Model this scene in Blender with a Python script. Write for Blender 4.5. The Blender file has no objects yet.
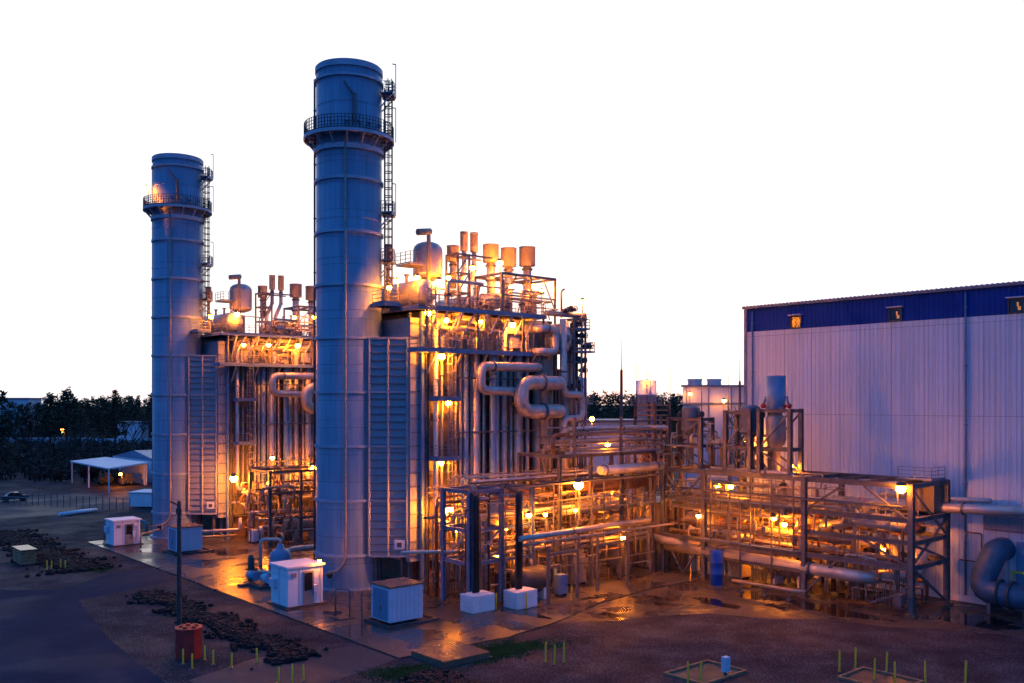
import bpy, math, random
from mathutils import Vector, Matrix
random.seed(11)
R = math.radians
TH = R(41)
CT, ST = math.cos(TH), math.sin(TH)
OX, OY = -15.1, 85.3
FV = 41.6                       # second boiler line stands this far along v
scene = bpy.context.scene
COL = scene.collection

def W(u, v, z=0.0):            # plant grid (u along the boilers, v from near stack to far stack) -> world
    return Vector((OX + CT*u - ST*v, OY + ST*u + CT*v, z))
def UV(X, Y):
    x, y = X - OX, Y - OY
    return (x*CT + y*ST, -x*ST + y*CT)

# ------------------------------------------------------------------ materials
def new_mat(name):
    m = bpy.data.materials.new(name); m.use_nodes = True
    nt = m.node_tree
    return m, nt, nt.nodes['Principled BSDF']
def N(nt, t, **kw):
    n = nt.nodes.new(t)
    for k, v in kw.items():
        if k in n.inputs: n.inputs[k].default_value = v
        else: setattr(n, k, v)
    return n
def ramp(nt, src, stops):
    r = nt.nodes.new('ShaderNodeValToRGB')
    e = r.color_ramp.elements
    while len(e) < len(stops): e.new(0.5)
    for i, (p, c) in enumerate(stops):
        e[i].position = p
        e[i].color = (c[0], c[1], c[2], 1) if isinstance(c, (tuple, list)) else (c, c, c, 1)
    nt.links.new(src, r.inputs[0])
    return r
def paint(name, col, var=0.25, rough=0.5, metal=0.0, scale=0.6, streak=0.0, bump=0.0, dirt=None, spec=0.5, plates=None):
    """weathered paint / metal: two octaves of blotches, optional vertical rain streaks"""
    m, nt, b = new_mat(name)
    tc = N(nt, 'ShaderNodeTexCoord')
    n1 = N(nt, 'ShaderNodeTexNoise', Scale=scale, Detail=6.0, Roughness=0.6)
    nt.links.new(tc.outputs['Object'], n1.inputs['Vector'])
    fac = n1.outputs['Fac']
    if streak:
        mp = N(nt, 'ShaderNodeMapping'); mp.inputs['Scale'].default_value = (2.2, 2.2, 0.07)
        nt.links.new(tc.outputs['Object'], mp.inputs['Vector'])
        n2 = N(nt, 'ShaderNodeTexNoise', Scale=1.6, Detail=5.0, Roughness=0.65)
        nt.links.new(mp.outputs[0], n2.inputs['Vector'])
        mx = N(nt, 'ShaderNodeMix'); mx.data_type = 'FLOAT'; mx.inputs[0].default_value = streak
        nt.links.new(n1.outputs['Fac'], mx.inputs[2]); nt.links.new(n2.outputs['Fac'], mx.inputs[3])
        fac = mx.outputs[0]
    lo = [c*(1-var) for c in col] if dirt is None else dirt
    hi = [min(1, c*(1+var*0.6)) for c in col]
    rp = ramp(nt, fac, [(0.3, lo), (0.52, col), (0.72, hi)])
    colour = rp.outputs[0]
    if plates:      # welded plates / sheet laps: (mapping, width, height, contrast)
        sp = N(nt, 'ShaderNodeSeparateXYZ'); cb = N(nt, 'ShaderNodeCombineXYZ'); nt.links.new(tc.outputs['Object'], sp.inputs[0])
        if plates[0] == 'round':
            at = N(nt, 'ShaderNodeMath', operation='ARCTAN2'); mu = N(nt, 'ShaderNodeMath', operation='MULTIPLY'); mu.inputs[1].default_value = 3.0
            nt.links.new(sp.outputs['Y'], at.inputs[0]); nt.links.new(sp.outputs['X'], at.inputs[1]); nt.links.new(at.outputs[0], mu.inputs[0]); nt.links.new(mu.outputs[0], cb.inputs['X'])
        else: nt.links.new(sp.outputs['Y'], cb.inputs['X'])
        nt.links.new(sp.outputs['Z'], cb.inputs['Y'])
        bk = N(nt, 'ShaderNodeTexBrick'); bk.offset = 0.5 if plates[0] == 'round' else 0.0
        c = 1-plates[3]
        for nm, val in (('Color1', 1.0), ('Color2', c), ('Mortar', c*.62)): bk.inputs[nm].default_value = (val, val, val, 1)
        bk.inputs['Scale'].default_value = 1.0; bk.inputs['Mortar Size'].default_value = plates[4]; bk.inputs['Brick Width'].default_value = plates[1]; bk.inputs['Row Height'].default_value = plates[2]
        nt.links.new(cb.outputs[0], bk.inputs['Vector'])
        mm = N(nt, 'ShaderNodeMix'); mm.data_type = 'RGBA'; mm.blend_type = 'MULTIPLY'; mm.inputs[0].default_value = 1.0
        nt.links.new(colour, mm.inputs[6]); nt.links.new(bk.outputs['Color'], mm.inputs[7]); colour = mm.outputs[2]
    nt.links.new(colour, b.inputs['Base Color'])
    rr = ramp(nt, fac, [(0.3, min(1, rough*1.3)), (0.7, rough*0.8)])
    nt.links.new(rr.outputs[0], b.inputs['Roughness'])
    b.inputs['Metallic'].default_value = metal
    b.inputs['Specular IOR Level'].default_value = spec
    if bump:
        bp = N(nt, 'ShaderNodeBump', Strength=bump, Distance=0.03)
        n3 = N(nt, 'ShaderNodeTexNoise', Scale=8.0, Detail=4.0)
        nt.links.new(tc.outputs['Object'], n3.inputs['Vector'])
        nt.links.new(n3.outputs['Fac'], bp.inputs['Height']); nt.links.new(bp.outputs[0], b.inputs['Normal'])
    return m
def emit(name, col, strength):
    m, nt, b = new_mat(name)
    b.inputs['Base Color'].default_value = (*col, 1)
    b.inputs['Emission Color'].default_value = (*col, 1)
    b.inputs['Emission Strength'].default_value = strength
    return m
def ground_mat(name, c0, c1, c2, scale, fine, bump, rlo, rhi, rscale=0.25, joints=None, spec=0.5, fmix=0.45):
    """coarse blotches + fine grain, roughness that drops in wet patches"""
    m, nt, b = new_mat(name)
    tc = N(nt, 'ShaderNodeTexCoord')
    n1 = N(nt, 'ShaderNodeTexNoise', Scale=scale, Detail=7.0, Roughness=0.62)
    n2 = N(nt, 'ShaderNodeTexNoise', Scale=fine, Detail=3.0, Roughness=0.7)
    n3 = N(nt, 'ShaderNodeTexNoise', Scale=rscale, Detail=5.0, Roughness=0.55, Distortion=0.6)
    for n in (n1, n2, n3): nt.links.new(tc.outputs['Object'], n.inputs['Vector'])
    mx = N(nt, 'ShaderNodeMix'); mx.data_type = 'FLOAT'; mx.inputs[0].default_value = fmix
    nt.links.new(n1.outputs['Fac'], mx.inputs[2]); nt.links.new(n2.outputs['Fac'], mx.inputs[3])
    rp = ramp(nt, mx.outputs[0], [(0.36, c0), (0.5, c1), (0.66, c2)])
    rr = ramp(nt, n3.outputs['Fac'], [(0.40, rlo), (0.56, rhi)])
    colour = rp.outputs[0]
    if joints:
        bk = N(nt, 'ShaderNodeTexBrick'); bk.offset = 0.0
        bk.inputs['Color1'].default_value = bk.inputs['Color2'].default_value = (1, 1, 1, 1)
        bk.inputs['Color2'].default_value = (0.82, 0.82, 0.82, 1)
        bk.inputs['Mortar'].default_value = (0.25, 0.25, 0.25, 1)
        bk.inputs['Scale'].default_value = 1.0
        bk.inputs['Mortar Size'].default_value = 0.035
        bk.inputs['Brick Width'].default_value = joints[0]; bk.inputs['Row Height'].default_value = joints[1]
        nt.links.new(tc.outputs['Object'], bk.inputs['Vector'])
        mm = N(nt, 'ShaderNodeMix'); mm.data_type = 'RGBA'; mm.blend_type = 'MULTIPLY'; mm.inputs[0].default_value = 1.0
        nt.links.new(colour, mm.inputs[6]); nt.links.new(bk.outputs['Color'], mm.inputs[7])
        colour = mm.outputs[2]
    nt.links.new(colour, b.inputs['Base Color'])
    nt.links.new(rr.outputs[0], b.inputs['Roughness'])
    b.inputs['Specular IOR Level'].default_value = spec
    bp = N(nt, 'ShaderNodeBump', Strength=bump, Distance=0.05)
    # wet patches lie flat: bump height fades with the same mask
    mu = N(nt, 'ShaderNodeMath', operation='MULTIPLY')
    nt.links.new(n2.outputs['Fac'], mu.inputs[0]); nt.links.new(rr.outputs[0], mu.inputs[1])
    nt.links.new(mu.outputs[0], bp.inputs['Height']); nt.links.new(bp.outputs[0], b.inputs['Normal'])
    return m

M = {
 'elbow': paint('deep_blue_duct_paint', (0.035, 0.08, 0.14), 0.45, 0.45, 0.0, 0.9, 0.3),
 'ductrib': paint('duct_rib_steel', (0.10, 0.12, 0.16), 0.2, 0.5),
 'door': paint('grey_door', (0.20, 0.19, 0.19), 0.2, 0.5),
 'lampweak': emit('weak_sodium_lamp', (1.0, 0.27, 0.018), 170),
 'stack': paint('stack_paint', (0.15, 0.225, 0.33), 0.32, 0.42, 0.0, 0.35, 0.7, plates=('round', 4.712, 2.45, .13, .03)),
 'ring': paint('stack_ring_paint', (0.25, 0.31, 0.40), 0.2, 0.5),
 'duct': paint('duct_cladding', (0.24, 0.265, 0.32), 0.2, 0.45, 0.0, 0.5, 0.5),
 'casing': paint('casing_plate', (0.10, 0.08, 0.065), 0.3, 0.5, 0.0, 0.4, 0.6),
 'steel': paint('galvanised_steel', (0.115, 0.11, 0.12), 0.35, 0.5, 0.25, 1.2, bump=0.05),
 'bluesteel': paint('blue_grey_steel', (0.10, 0.15, 0.25), 0.25, 0.5, 0.0, 1.0),
 'rail': paint('railing_steel', (0.20, 0.20, 0.23), 0.2, 0.55, 0.3),
 'dark': paint('dark_steel', (0.045, 0.045, 0.05), 0.3, 0.6),
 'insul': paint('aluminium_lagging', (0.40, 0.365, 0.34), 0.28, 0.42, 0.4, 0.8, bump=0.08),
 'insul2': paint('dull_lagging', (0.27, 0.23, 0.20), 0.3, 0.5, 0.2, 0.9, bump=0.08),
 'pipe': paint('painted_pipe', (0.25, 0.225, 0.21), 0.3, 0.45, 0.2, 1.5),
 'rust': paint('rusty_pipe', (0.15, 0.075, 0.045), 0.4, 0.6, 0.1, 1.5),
 'silencer': paint('silencer_cladding', (0.38, 0.36, 0.37), 0.22, 0.5, 0.1, 1.0, 0.4),
 'white': paint('white_paint', (0.62, 0.66, 0.72), 0.12, 0.5, 0.0, 0.6, 0.4),
 'shedgrey': paint('pale_grey_paint', (0.46, 0.52, 0.62), 0.14, 0.5, 0.0, 0.7, 0.4),
 'wallsheet': paint('pale_wall_sheet', (0.46, 0.535, 0.63), 0.14, 0.5, 0.0, 0.12, 0.35, spec=.3, plates=('flat', 1.0, 7.9, .07, .03)),
 'bluesheet': paint('blue_wall_sheet', (0.002, 0.036, 0.22), 0.25, 0.6, 0.0, 0.3, 0.4, spec=.1),
 'roof': paint('roof_sheet', (0.16, 0.18, 0.24), 0.2, 0.5),
 'black': paint('black_rubber', (0.015, 0.015, 0.018), 0.3, 0.6),
 'red': paint('red_oxide_paint', (0.42, 0.018, 0.010), 0.35, 0.6, 0.0, 1.5),
 'brightred': paint('red_paint', (0.45, 0.03, 0.02), 0.2, 0.5),
 'yellow': paint('yellow_paint', (0.80, 0.47, 0.015), 0.2, 0.5),
 'bluedrum': paint('blue_drum_paint', (0.008, 0.06, 0.34), 0.2, 0.6, spec=0.12),
 'bluegrey': paint('blue_grey_paint', (0.13, 0.21, 0.33), 0.22, 0.4, 0.0, 1.0, 0.3),
 'concrete_block': paint('white_concrete', (0.62, 0.62, 0.64), 0.15, 0.75, 0.0, 1.0, bump=0.1),
 'wood': paint('weathered_wood', (0.34, 0.15, 0.07), 0.4, 0.8, 0.0, 2.0, bump=0.2),
 'woodpole': paint('dark_timber', (0.035, 0.03, 0.027), 0.3, 0.8, 0.0, 2.0),
 'hatch': paint('hatch_concrete', (0.16, 0.095, 0.06), 0.4, 0.24, 0.0, 1.2, bump=0.1),
 'rock': paint('dark_rock', (0.014, 0.014, 0.016), 0.5, 0.8, 0.0, 2.0, bump=0.5, spec=0.15),
 'foliage': paint('pine_foliage', (0.030, 0.042, 0.030), 0.45, 0.8, 0.0, 0.12, spec=0.1),
 'brush': paint('winter_brush', (0.045, 0.038, 0.033), 0.45, 0.9, 0.0, 0.08, spec=0.1),
 'bark': paint('bark', (0.040, 0.034, 0.030), 0.4, 0.9, spec=0.1),
 'grass': paint('short_grass', (0.11, 0.105, 0.025), 0.4, 0.9, spec=0.1),
 'farwall': paint('far_pale_wall', (0.42, 0.48, 0.55), 0.12, 0.7),
 'glassdark': paint('dark_glass', (0.012, 0.012, 0.016), 0.3, 0.12),
 'louver': paint('louver_slats', (0.20, 0.17, 0.20), 0.25, 0.5),
 'lamp': emit('sodium_lamp', (1.0, 0.24, 0.009), 760),
 'lampsoft': emit('sodium_lamp_small', (1.0, 0.24, 0.009), 560),
 'lampfar': emit('sodium_lamp_distant', (1.0, 0.29, 0.03), 90),
 'litpane': emit('lit_pane', (1.0, 0.40, 0.08), 0.25),
 'ground': ground_mat('gravel_ground', (0.008, 0.008, 0.011), (0.030, 0.028, 0.035), (0.110, 0.100, 0.112), 0.35, 6.0, 1.0, 0.7, 0.95, 0.12, spec=0.08, fmix=.62),
 'road': ground_mat('asphalt', (0.008, 0.014, 0.030), (0.014, 0.023, 0.048), (0.024, 0.036, 0.068), 0.16, 9.0, 0.4, 0.7, 0.9, 0.10, spec=0.05),
 'pad': ground_mat('wet_concrete', (0.030, 0.026, 0.024), (0.062, 0.054, 0.048), (0.11, 0.095, 0.085), 0.22, 5.0, 0.10, 0.12, 0.42, 0.22, joints=(5.0, 5.0), spec=.4),
 'yard': ground_mat('wet_yard', (0.016, 0.013, 0.012), (0.042, 0.034, 0.030), (0.095, 0.075, 0.066), 0.30, 5.0, 0.5, 0.14, 0.7, 0.20, spec=.25, fmix=.55),
 'water': ground_mat('puddle_water', (0.008, 0.007, 0.007), (0.012, 0.010, 0.010), (0.018, 0.015, 0.014), 0.5, 4.0, 0.015, 0.03, 0.08, 0.4),
 'lot': ground_mat('pale_asphalt', (0.028, 0.030, 0.038), (0.045, 0.048, 0.056), (0.065, 0.07, 0.08), 0.12, 5.0, 0.15, 0.55, 0.8, 0.10, spec=0.1),
}

# ------------------------------------------------------------------ mesh builder
class MB:
    def __init__(s): s.v = []; s.f = []; s.sm = []
    def _add(s, vs, fs, smooth=False):
        o = len(s.v); s.v += [Vector(p) for p in vs]
        for f in fs: s.f.append([i+o for i in f]); s.sm.append(smooth)
        return s
    def box(s, u0, u1, v0, v1, z0, z1):
        vs = [(u0,v0,z0),(u1,v0,z0),(u1,v1,z0),(u0,v1,z0),(u0,v0,z1),(u1,v0,z1),(u1,v1,z1),(u0,v1,z1)]
        return s._add(vs, [(0,3,2,1),(4,5,6,7),(0,1,5,4),(1,2,6,5),(2,3,7,6),(3,0,4,7)])
    def bar(s, p, q, w=0.1, h=None):
        h = h or w; p = Vector(p); q = Vector(q); d = q-p
        if d.length < 1e-6: return s
        d.normalize()
        up = Vector((0,0,1)) if abs(d.z) < 0.95 else Vector((1,0,0))
        a = d.cross(up).normalized()*(w/2); b = a.normalized().cross(d).normalized()*(h/2)
        vs = [p-a-b, p+a-b, p+a+b, p-a+b, q-a-b, q+a-b, q+a+b, q-a+b]
        return s._add(vs, [(0,3,2,1),(4,5,6,7),(0,1,5,4),(1,2,6,5),(2,3,7,6),(3,0,4,7)])
    def hbeam(s, p, q, w=0.25, h=0.3, t=0.035):
        """rolled I section: two flanges and a web"""
        p = Vector(p); q = Vector(q); d = (q-p).normalized()
        up = Vector((0,0,1)) if abs(d.z) < 0.95 else Vector((1,0,0))
        a = d.cross(up).normalized(); b = a.cross(d).normalized()
        for k in (-1, 1):
            o = b*(k*(h/2 - t/2)); s.bar(p+o, q+o, w, t)
        return s.bar(p, q, t, h-2*t)
    def tube(s, pts, r, n=10, bend=None, caps=True):
        pts = [Vector(p) for p in pts]
        R_ = bend if bend is not None else 3*r
        path = [pts[0]]
        for i in range(1, len(pts)-1):
            a = pts[i-1]-pts[i]; b = pts[i+1]-pts[i]
            la, lb = a.length, b.length
            if la < 1e-6 or lb < 1e-6: continue
            a.normalize(); b.normalize()
            ang = math.pi - a.angle(b)
            if ang < 0.02 or R_ <= 0: path.append(pts[i]); continue
            t = min(R_*math.tan(ang/2), la*0.49, lb*0.49)
            p0 = pts[i]+a*t; p1 = pts[i]+b*t
            m = 5
            for k in range(m+1):
                x = k/m
                path.append(p0*(1-x)**2 + pts[i]*(2*x*(1-x)) + p1*x*x)
        path.append(pts[-1])
        o = len(s.v); nrm = None
        for i, p in enumerate(path):
            t = (path[min(i+1, len(path)-1)]-path[max(i-1, 0)])
            if t.length < 1e-9: t = Vector((0,0,1))
            t.normalize()
            if nrm is None:
                nrm = t.cross(Vector((0,0,1)) if abs(t.z) < 0.9 else Vector((1,0,0))).normalized()
            else:
                nrm = (nrm - t*nrm.dot(t)); nrm.normalize()
            bi = t.cross(nrm)
            for k in range(n):
                a = 2*math.pi*k/n
                s.v.append(p + (nrm*math.cos(a)+bi*math.sin(a))*r)
        L = len(path)
        for i in range(L-1):
            for k in range(n):
                k2 = (k+1) % n
                s.f.append([o+i*n+k, o+i*n+k2, o+(i+1)*n+k2, o+(i+1)*n+k]); s.sm.append(True)
        if caps:
            s.f.append([o+k for k in range(n)][::-1]); s.sm.append(False)
            s.f.append([o+(L-1)*n+k for k in range(n)]); s.sm.append(False)
        return s
    def lathe(s, c, prof, n=24, axis='z', a0=0.0, a1=2*math.pi, smooth=True):
        """prof: list of (radius, height along axis) about centre c"""
        c = Vector(c); full = abs(a1-a0-2*math.pi) < 1e-6
        m = n if full else n+1
        o = len(s.v)
        for r, h in prof:
            for k in range(m):
                a = a0+(a1-a0)*k/n
                x, y = r*math.cos(a), r*math.sin(a)
                d = {'z': (x,y,h), 'u': (h,x,y), 'v': (y,h,x)}[axis]
                s.v.append(c+Vector(d))
        for i in range(len(prof)-1):
            for k in range(n):
                k2 = (k+1) % m
                s.f.append([o+i*m+k, o+i*m+k2, o+(i+1)*m+k2, o+(i+1)*m+k]); s.sm.append(smooth)
        return s
    def ball(s, c, r, n=8, squash=1.0):
        prof = [(r*math.sin(math.pi*i/n), -r*squash*math.cos(math.pi*i/n)) for i in range(n+1)]
        prof[0] = (0.001, -r*squash); prof[-1] = (0.001, r*squash)
        return s.lathe(c, prof, n*2)
    def poly(s, pts, z0, z1=None):
        """flat polygon sheet, or a slab when z1 is given"""
        n = len(pts)
        if z1 is None:
            return s._add([(p[0], p[1], z0) for p in pts], [tuple(range(n))])
        vs = [(p[0], p[1], z0) for p in pts]+[(p[0], p[1], z1) for p in pts]
        fs = [tuple(range(n))[::-1], tuple(range(n, 2*n))]
        for i in range(n): j = (i+1) % n; fs.append((i, j, n+j, n+i))
        return s._add(vs, fs)
    def quad(s, a, b, c, d): return s._add([a, b, c, d], [(0, 1, 2, 3)])
    def rail(s, pts, h=1.1, step=1.5, w=0.055, closed=False, levels=(0.38, 0.72, 1.0)):
        P = [Vector(p) for p in pts]
        if closed: P = P+[P[0]]
        for a, b in zip(P[:-1], P[1:]):
            L = (b-a).length; k = max(1, int(round(L/step)))
            for i in range(k+1):
                p = a.lerp(b, i/k); s.bar(p, p+Vector((0,0,h)), w)
            for l in levels:
                s.bar(a+Vector((0,0,h*l)), b+Vector((0,0,h*l)), w*0.8)
            s.bar(a+Vector((0,0,0.06)), b+Vector((0,0,0.06)), 0.02, 0.12)
        return s
    def ladder(s, p, z0, z1, out, cage=True, w=0.5):
        """p=(u,v) ladder foot; out = unit (u,v) pointing away from the wall"""
        o = Vector((out[0], out[1], 0)).normalized(); t = Vector((-o.y, o.x, 0))
        P = Vector((p[0], p[1], 0))
        for k in (-1, 1):
            s.bar(P+t*(k*w/2)+Vector((0,0,z0)), P+t*(k*w/2)+Vector((0,0,z1)), 0.07)
        z = z0+0.3
        while z < z1:
            s.bar(P-t*(w/2)+Vector((0,0,z)), P+t*(w/2)+Vector((0,0,z)), 0.04); z += 0.42
        if cage:
            z = z0+2.2; arc = [(-0.36, 0), (-0.40, 0.35), (-0.24, 0.68), (0.24, 0.68), (0.40, 0.35), (0.36, 0)]
            while z < z1+0.9:
                q = [P+t*a+o*b+Vector((0,0,z)) for a, b in arc]
                for a, b in zip(q[:-1], q[1:]): s.bar(a, b, 0.075)
                z += 0.75
            for a, b in arc[1:-1]:
                s.bar(P+t*a+o*b+Vector((0,0,z0+2.2)), P+t*a+o*b+Vector((0,0,z1+0.9)), 0.06)
        return s

BASE = {}
def _mesh(name, mb, mat, base):
    me = bpy.data.meshes.new(name)
    b = Vector(base)
    me.from_pydata([(p-b)[:] for p in mb.v], [], mb.f)
    me.polygons.foreach_set('use_smooth', mb.sm)
    me.materials.append(M[mat] if isinstance(mat, str) else mat)
    me.update()
    return me
def tag(o, label=None, cat=None, group=None, kind=None):
    if label: o['label'] = label
    if cat: o['category'] = cat
    if group: o['group'] = group
    if kind: o['kind'] = kind
    return o
def thing(name, label, cat, base, group=None):
    o = bpy.data.objects.new(name, None); COL.objects.link(o)
    o.empty_display_size = 0.5
    o.location = W(*base); o.rotation_euler = (0, 0, TH)
    BASE[o.name] = Vector(base)
    return tag(o, label, cat, group)
def root_base(o):
    while o.parent is not None: o = o.parent
    return BASE[o.name]
def part(name, mb, mat, parent, label=None):
    o = bpy.data.objects.new(name, _mesh(name, mb, mat, root_base(parent)))
    COL.objects.link(o); o.parent = parent
    if label: o['label'] = label
    return o
def single(name, mb, mat, label, cat, base, group=None, kind=None):
    o = bpy.data.objects.new(name, _mesh(name, mb, mat, base)); COL.objects.link(o)
    o.location = W(*base); o.rotation_euler = (0, 0, TH)
    BASE[o.name] = Vector(base)
    return tag(o, label, cat, group, kind)
def structure(name, mb, mat, base=(0,0,0)):
    return single(name, mb, mat, None, None, base, kind='structure')
def dup(root, base, label=None, rot=None):
    r = root.copy(); COL.objects.link(r); r.location = W(*base)
    if rot is not None: r.rotation_euler = (0, 0, TH+rot)
    BASE[r.name] = Vector(base)
    if label: r['label'] = label
    for ch in list(root.children):
        c = ch.copy(); COL.objects.link(c); c.parent = r
        for g in list(ch.children):
            d = g.copy(); COL.objects.link(d); d.parent = c
    return r

# ------------------------------------------------------------------ ground
def wpoly(pts): return [Vector((p[0], p[1], 0)) for p in pts]
g = MB(); big = 3500
g.quad((-big, -big, 0), (big, -big, 0), (big, big, 0), (-big, big, 0)); structure('ground', g, 'ground')
structure('road', MB().poly([(-60, 140), (-60, -90), (-24.5, -40), (-23.9, -18.7), (-23.1, -5.8), (-20.9, 9.5), (-14.0, 12.0), (-10.6, 13.0), (-10.6, 21.5), (-14.6, 21.0), (-20.8, 15.3), (-24.9, 18.9), (-26, 60)], 0.004), 'road')
structure('footpath', MB().poly([(-22.6, -18.9), (-17.3, -17.0), (-10.5, -19.0), (-10.4, -23.4), (-16.5, -25.0), (-22.8, -26)], 0.008), 'lot')
structure('service_road', MB().poly([(-30, 74), (60, 80), (60, 100), (-40, 112)], 0.006), 'lot')
# wet concrete slab that carries both boilers: a real step above the gravel
structure('concrete_pad', MB().poly([(-10.3, 43.5), (-10.3, -23.5), (-1.2, -24.0), (4.0, -23.2), (12.0, -20.6), (19.0, -19.6), (34.5, -19.6), (34.5, 43.5)], -0.3, 0.09), 'pad')
structure('wet_yard', MB().poly([(4.2, -23.0), (12.0, -20.7), (19.0, -19.7), (35.8, -19.7), (35.8, -60), (30, -52), (27, -48), (24.5, -43), (22.5, -40.5), (21.0, -36), (18.0, -33.0), (16.0, -29), (12.0, -26.6), (8.0, -25.4)], 0.010), 'yard')
def blob(cu, cv, ru, rv, seed, n=26, rot=0.0):
    rr = random.Random(seed); ph = [rr.uniform(0, 6.28) for _ in range(4)]
    out = []
    for i in range(n):
        a = 2*math.pi*i/n
        k = 1+0.28*math.sin(2*a+ph[0])+0.18*math.sin(3*a+ph[1])+0.12*math.sin(5*a+ph[2])+0.07*math.sin(9*a+ph[3])
        x, y = ru*k*math.cos(a), rv*k*math.sin(a)
        out.append((cu+x*math.cos(rot)-y*math.sin(rot), cv+x*math.sin(rot)+y*math.cos(rot)))
    return out
for i, (cu, cv, ru, rv) in enumerate([(24.3, -34.8, 1.5, 3.8), (24.6, -27.5, 1.2, 2.8), (19.5, -26.8, 1.0, 2.2), (15.6, -24.6, 0.6, 1.4), (29.5, -44.5, 1.8, 3.2), (17.5, -22.6, 0.5, 1.2), (22.2, -31.2, 0.5, 1.0), (28.6, -25.0, 1.2, 2.6), (9.5, -23.9, 0.4, 1.2), (31.0, -35.0, 1.4, 3.5)]):
    structure('puddle', MB().poly(blob(cu, cv, ru, rv, i), 0.016), 'water')
for i, (cu, cv, ru, rv) in enumerate([(-3.2, 12.5, 0.6, 1.6), (-7.0, -9.2, 0.5, 1.0), (4.6, -20.0, 0.7, 1.5), (-5.5, 20.0, 0.8, 1.8), (12.5, -18.9, 1.2, 0.45), (-1.6, 24.0, 0.7, 1.4)]):
    structure('puddle', MB().poly(blob(cu, cv, ru, rv, 40+i), 0.097), 'water')
# grass beside the hatch
def grass(poly_c, ru, rv, n, seed):
    rr = random.Random(seed); m = MB()
    for _ in range(n):
        a = rr.uniform(0, 6.283); q = abs(rr.gauss(0, .5))
        k = 1+0.35*math.sin(3*a+seed)+.2*math.sin(7*a)
        x, y = poly_c[0]+ru*k*q*math.cos(a), poly_c[1]+rv*k*q*math.sin(a)
        h = rr.uniform(0.05, 0.14); t = rr.uniform(0, 3.14); w = rr.uniform(0.03, 0.07)
        dx, dy = math.cos(t)*w, math.sin(t)*w
        m._add([(x-dx, y-dy, 0.0), (x+dx, y+dy, 0.0), (x+rr.uniform(-.05, .05), y+rr.uniform(-.05, .05), h)], [(0, 1, 2)])
    return m
single('grass', grass((-3.6, -26.4), 4.2, 2.2, 9000, 3), 'grass', 'short green grass growing round the concrete hatch cover', 'grass', (-4.4, -26, 0), kind='stuff')
single('grass', grass((-15.4, 25.5), 1.8, 3.2, 5000, 5), 'grass', 'thin grass verge at the end of the farther rock strip', 'grass', (-15.4, 25.5, 0), kind='stuff')
single('grass', grass((-11.8, -26.0), 3.0, 1.6, 3000, 8), 'grass', 'sparse grass on the gravel below the hatch cover', 'grass', (-11.8, -26, 0), kind='stuff')
def rocks(u0, u1, v0, v1, n, seed):
    rr = random.Random(seed); m = MB()
    for _ in range(n):
        v = rr.uniform(v0, v1); mid = (u0+u1)/2+0.35*math.sin(v*0.7); hw = (u1-u0)/2*(0.85+0.25*math.sin(v*1.3+1))
        u = rr.gauss(mid, hw*0.5)
        s = rr.uniform(0.10, 0.34); c = Vector((u, v, s*0.35))
        vs = []
        for dz, rad in ((-0.5, 0.6), (0.0, 1.0), (0.45, 0.62)):
            for k in range(5):
                a = 2*math.pi*k/5+rr.uniform(-.4, .4); q = s*rad*rr.uniform(0.7, 1.25)
                vs.append(c+Vector((q*math.cos(a), q*math.sin(a), s*dz+rr.uniform(-.06, .06))))
        fs = [(10, 11, 12, 13, 14)]
        for L in (0, 5):
            for k in range(5): fs.append((L+k, L+(k+1) % 5, L+5+(k+1) % 5, L+5+k))
        m._add(vs, fs)
    return m
single('riprap', rocks(-16.9, -13.9, -19.5, 8.8, 2600, 2), 'rock', 'dark loose rocks in a strip across the gravel beside the red box', 'rocks', (-15.4, -5, 0), kind='stuff')
single('riprap', rocks(-19.2, -13.6, 23.5, 60.0, 3600, 4), 'rock', 'dark loose rocks in the strip beyond the road behind the wooden crate', 'rocks', (-16.4, 40, 0), kind='stuff')
single('riprap', rocks(-12.5, -9.5, -33.0, -27.4, 700, 9), 'rock', 'loose dark stones along the bottom edge below the hatch cover', 'rocks', (-11, -29, 0), kind='stuff')

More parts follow.
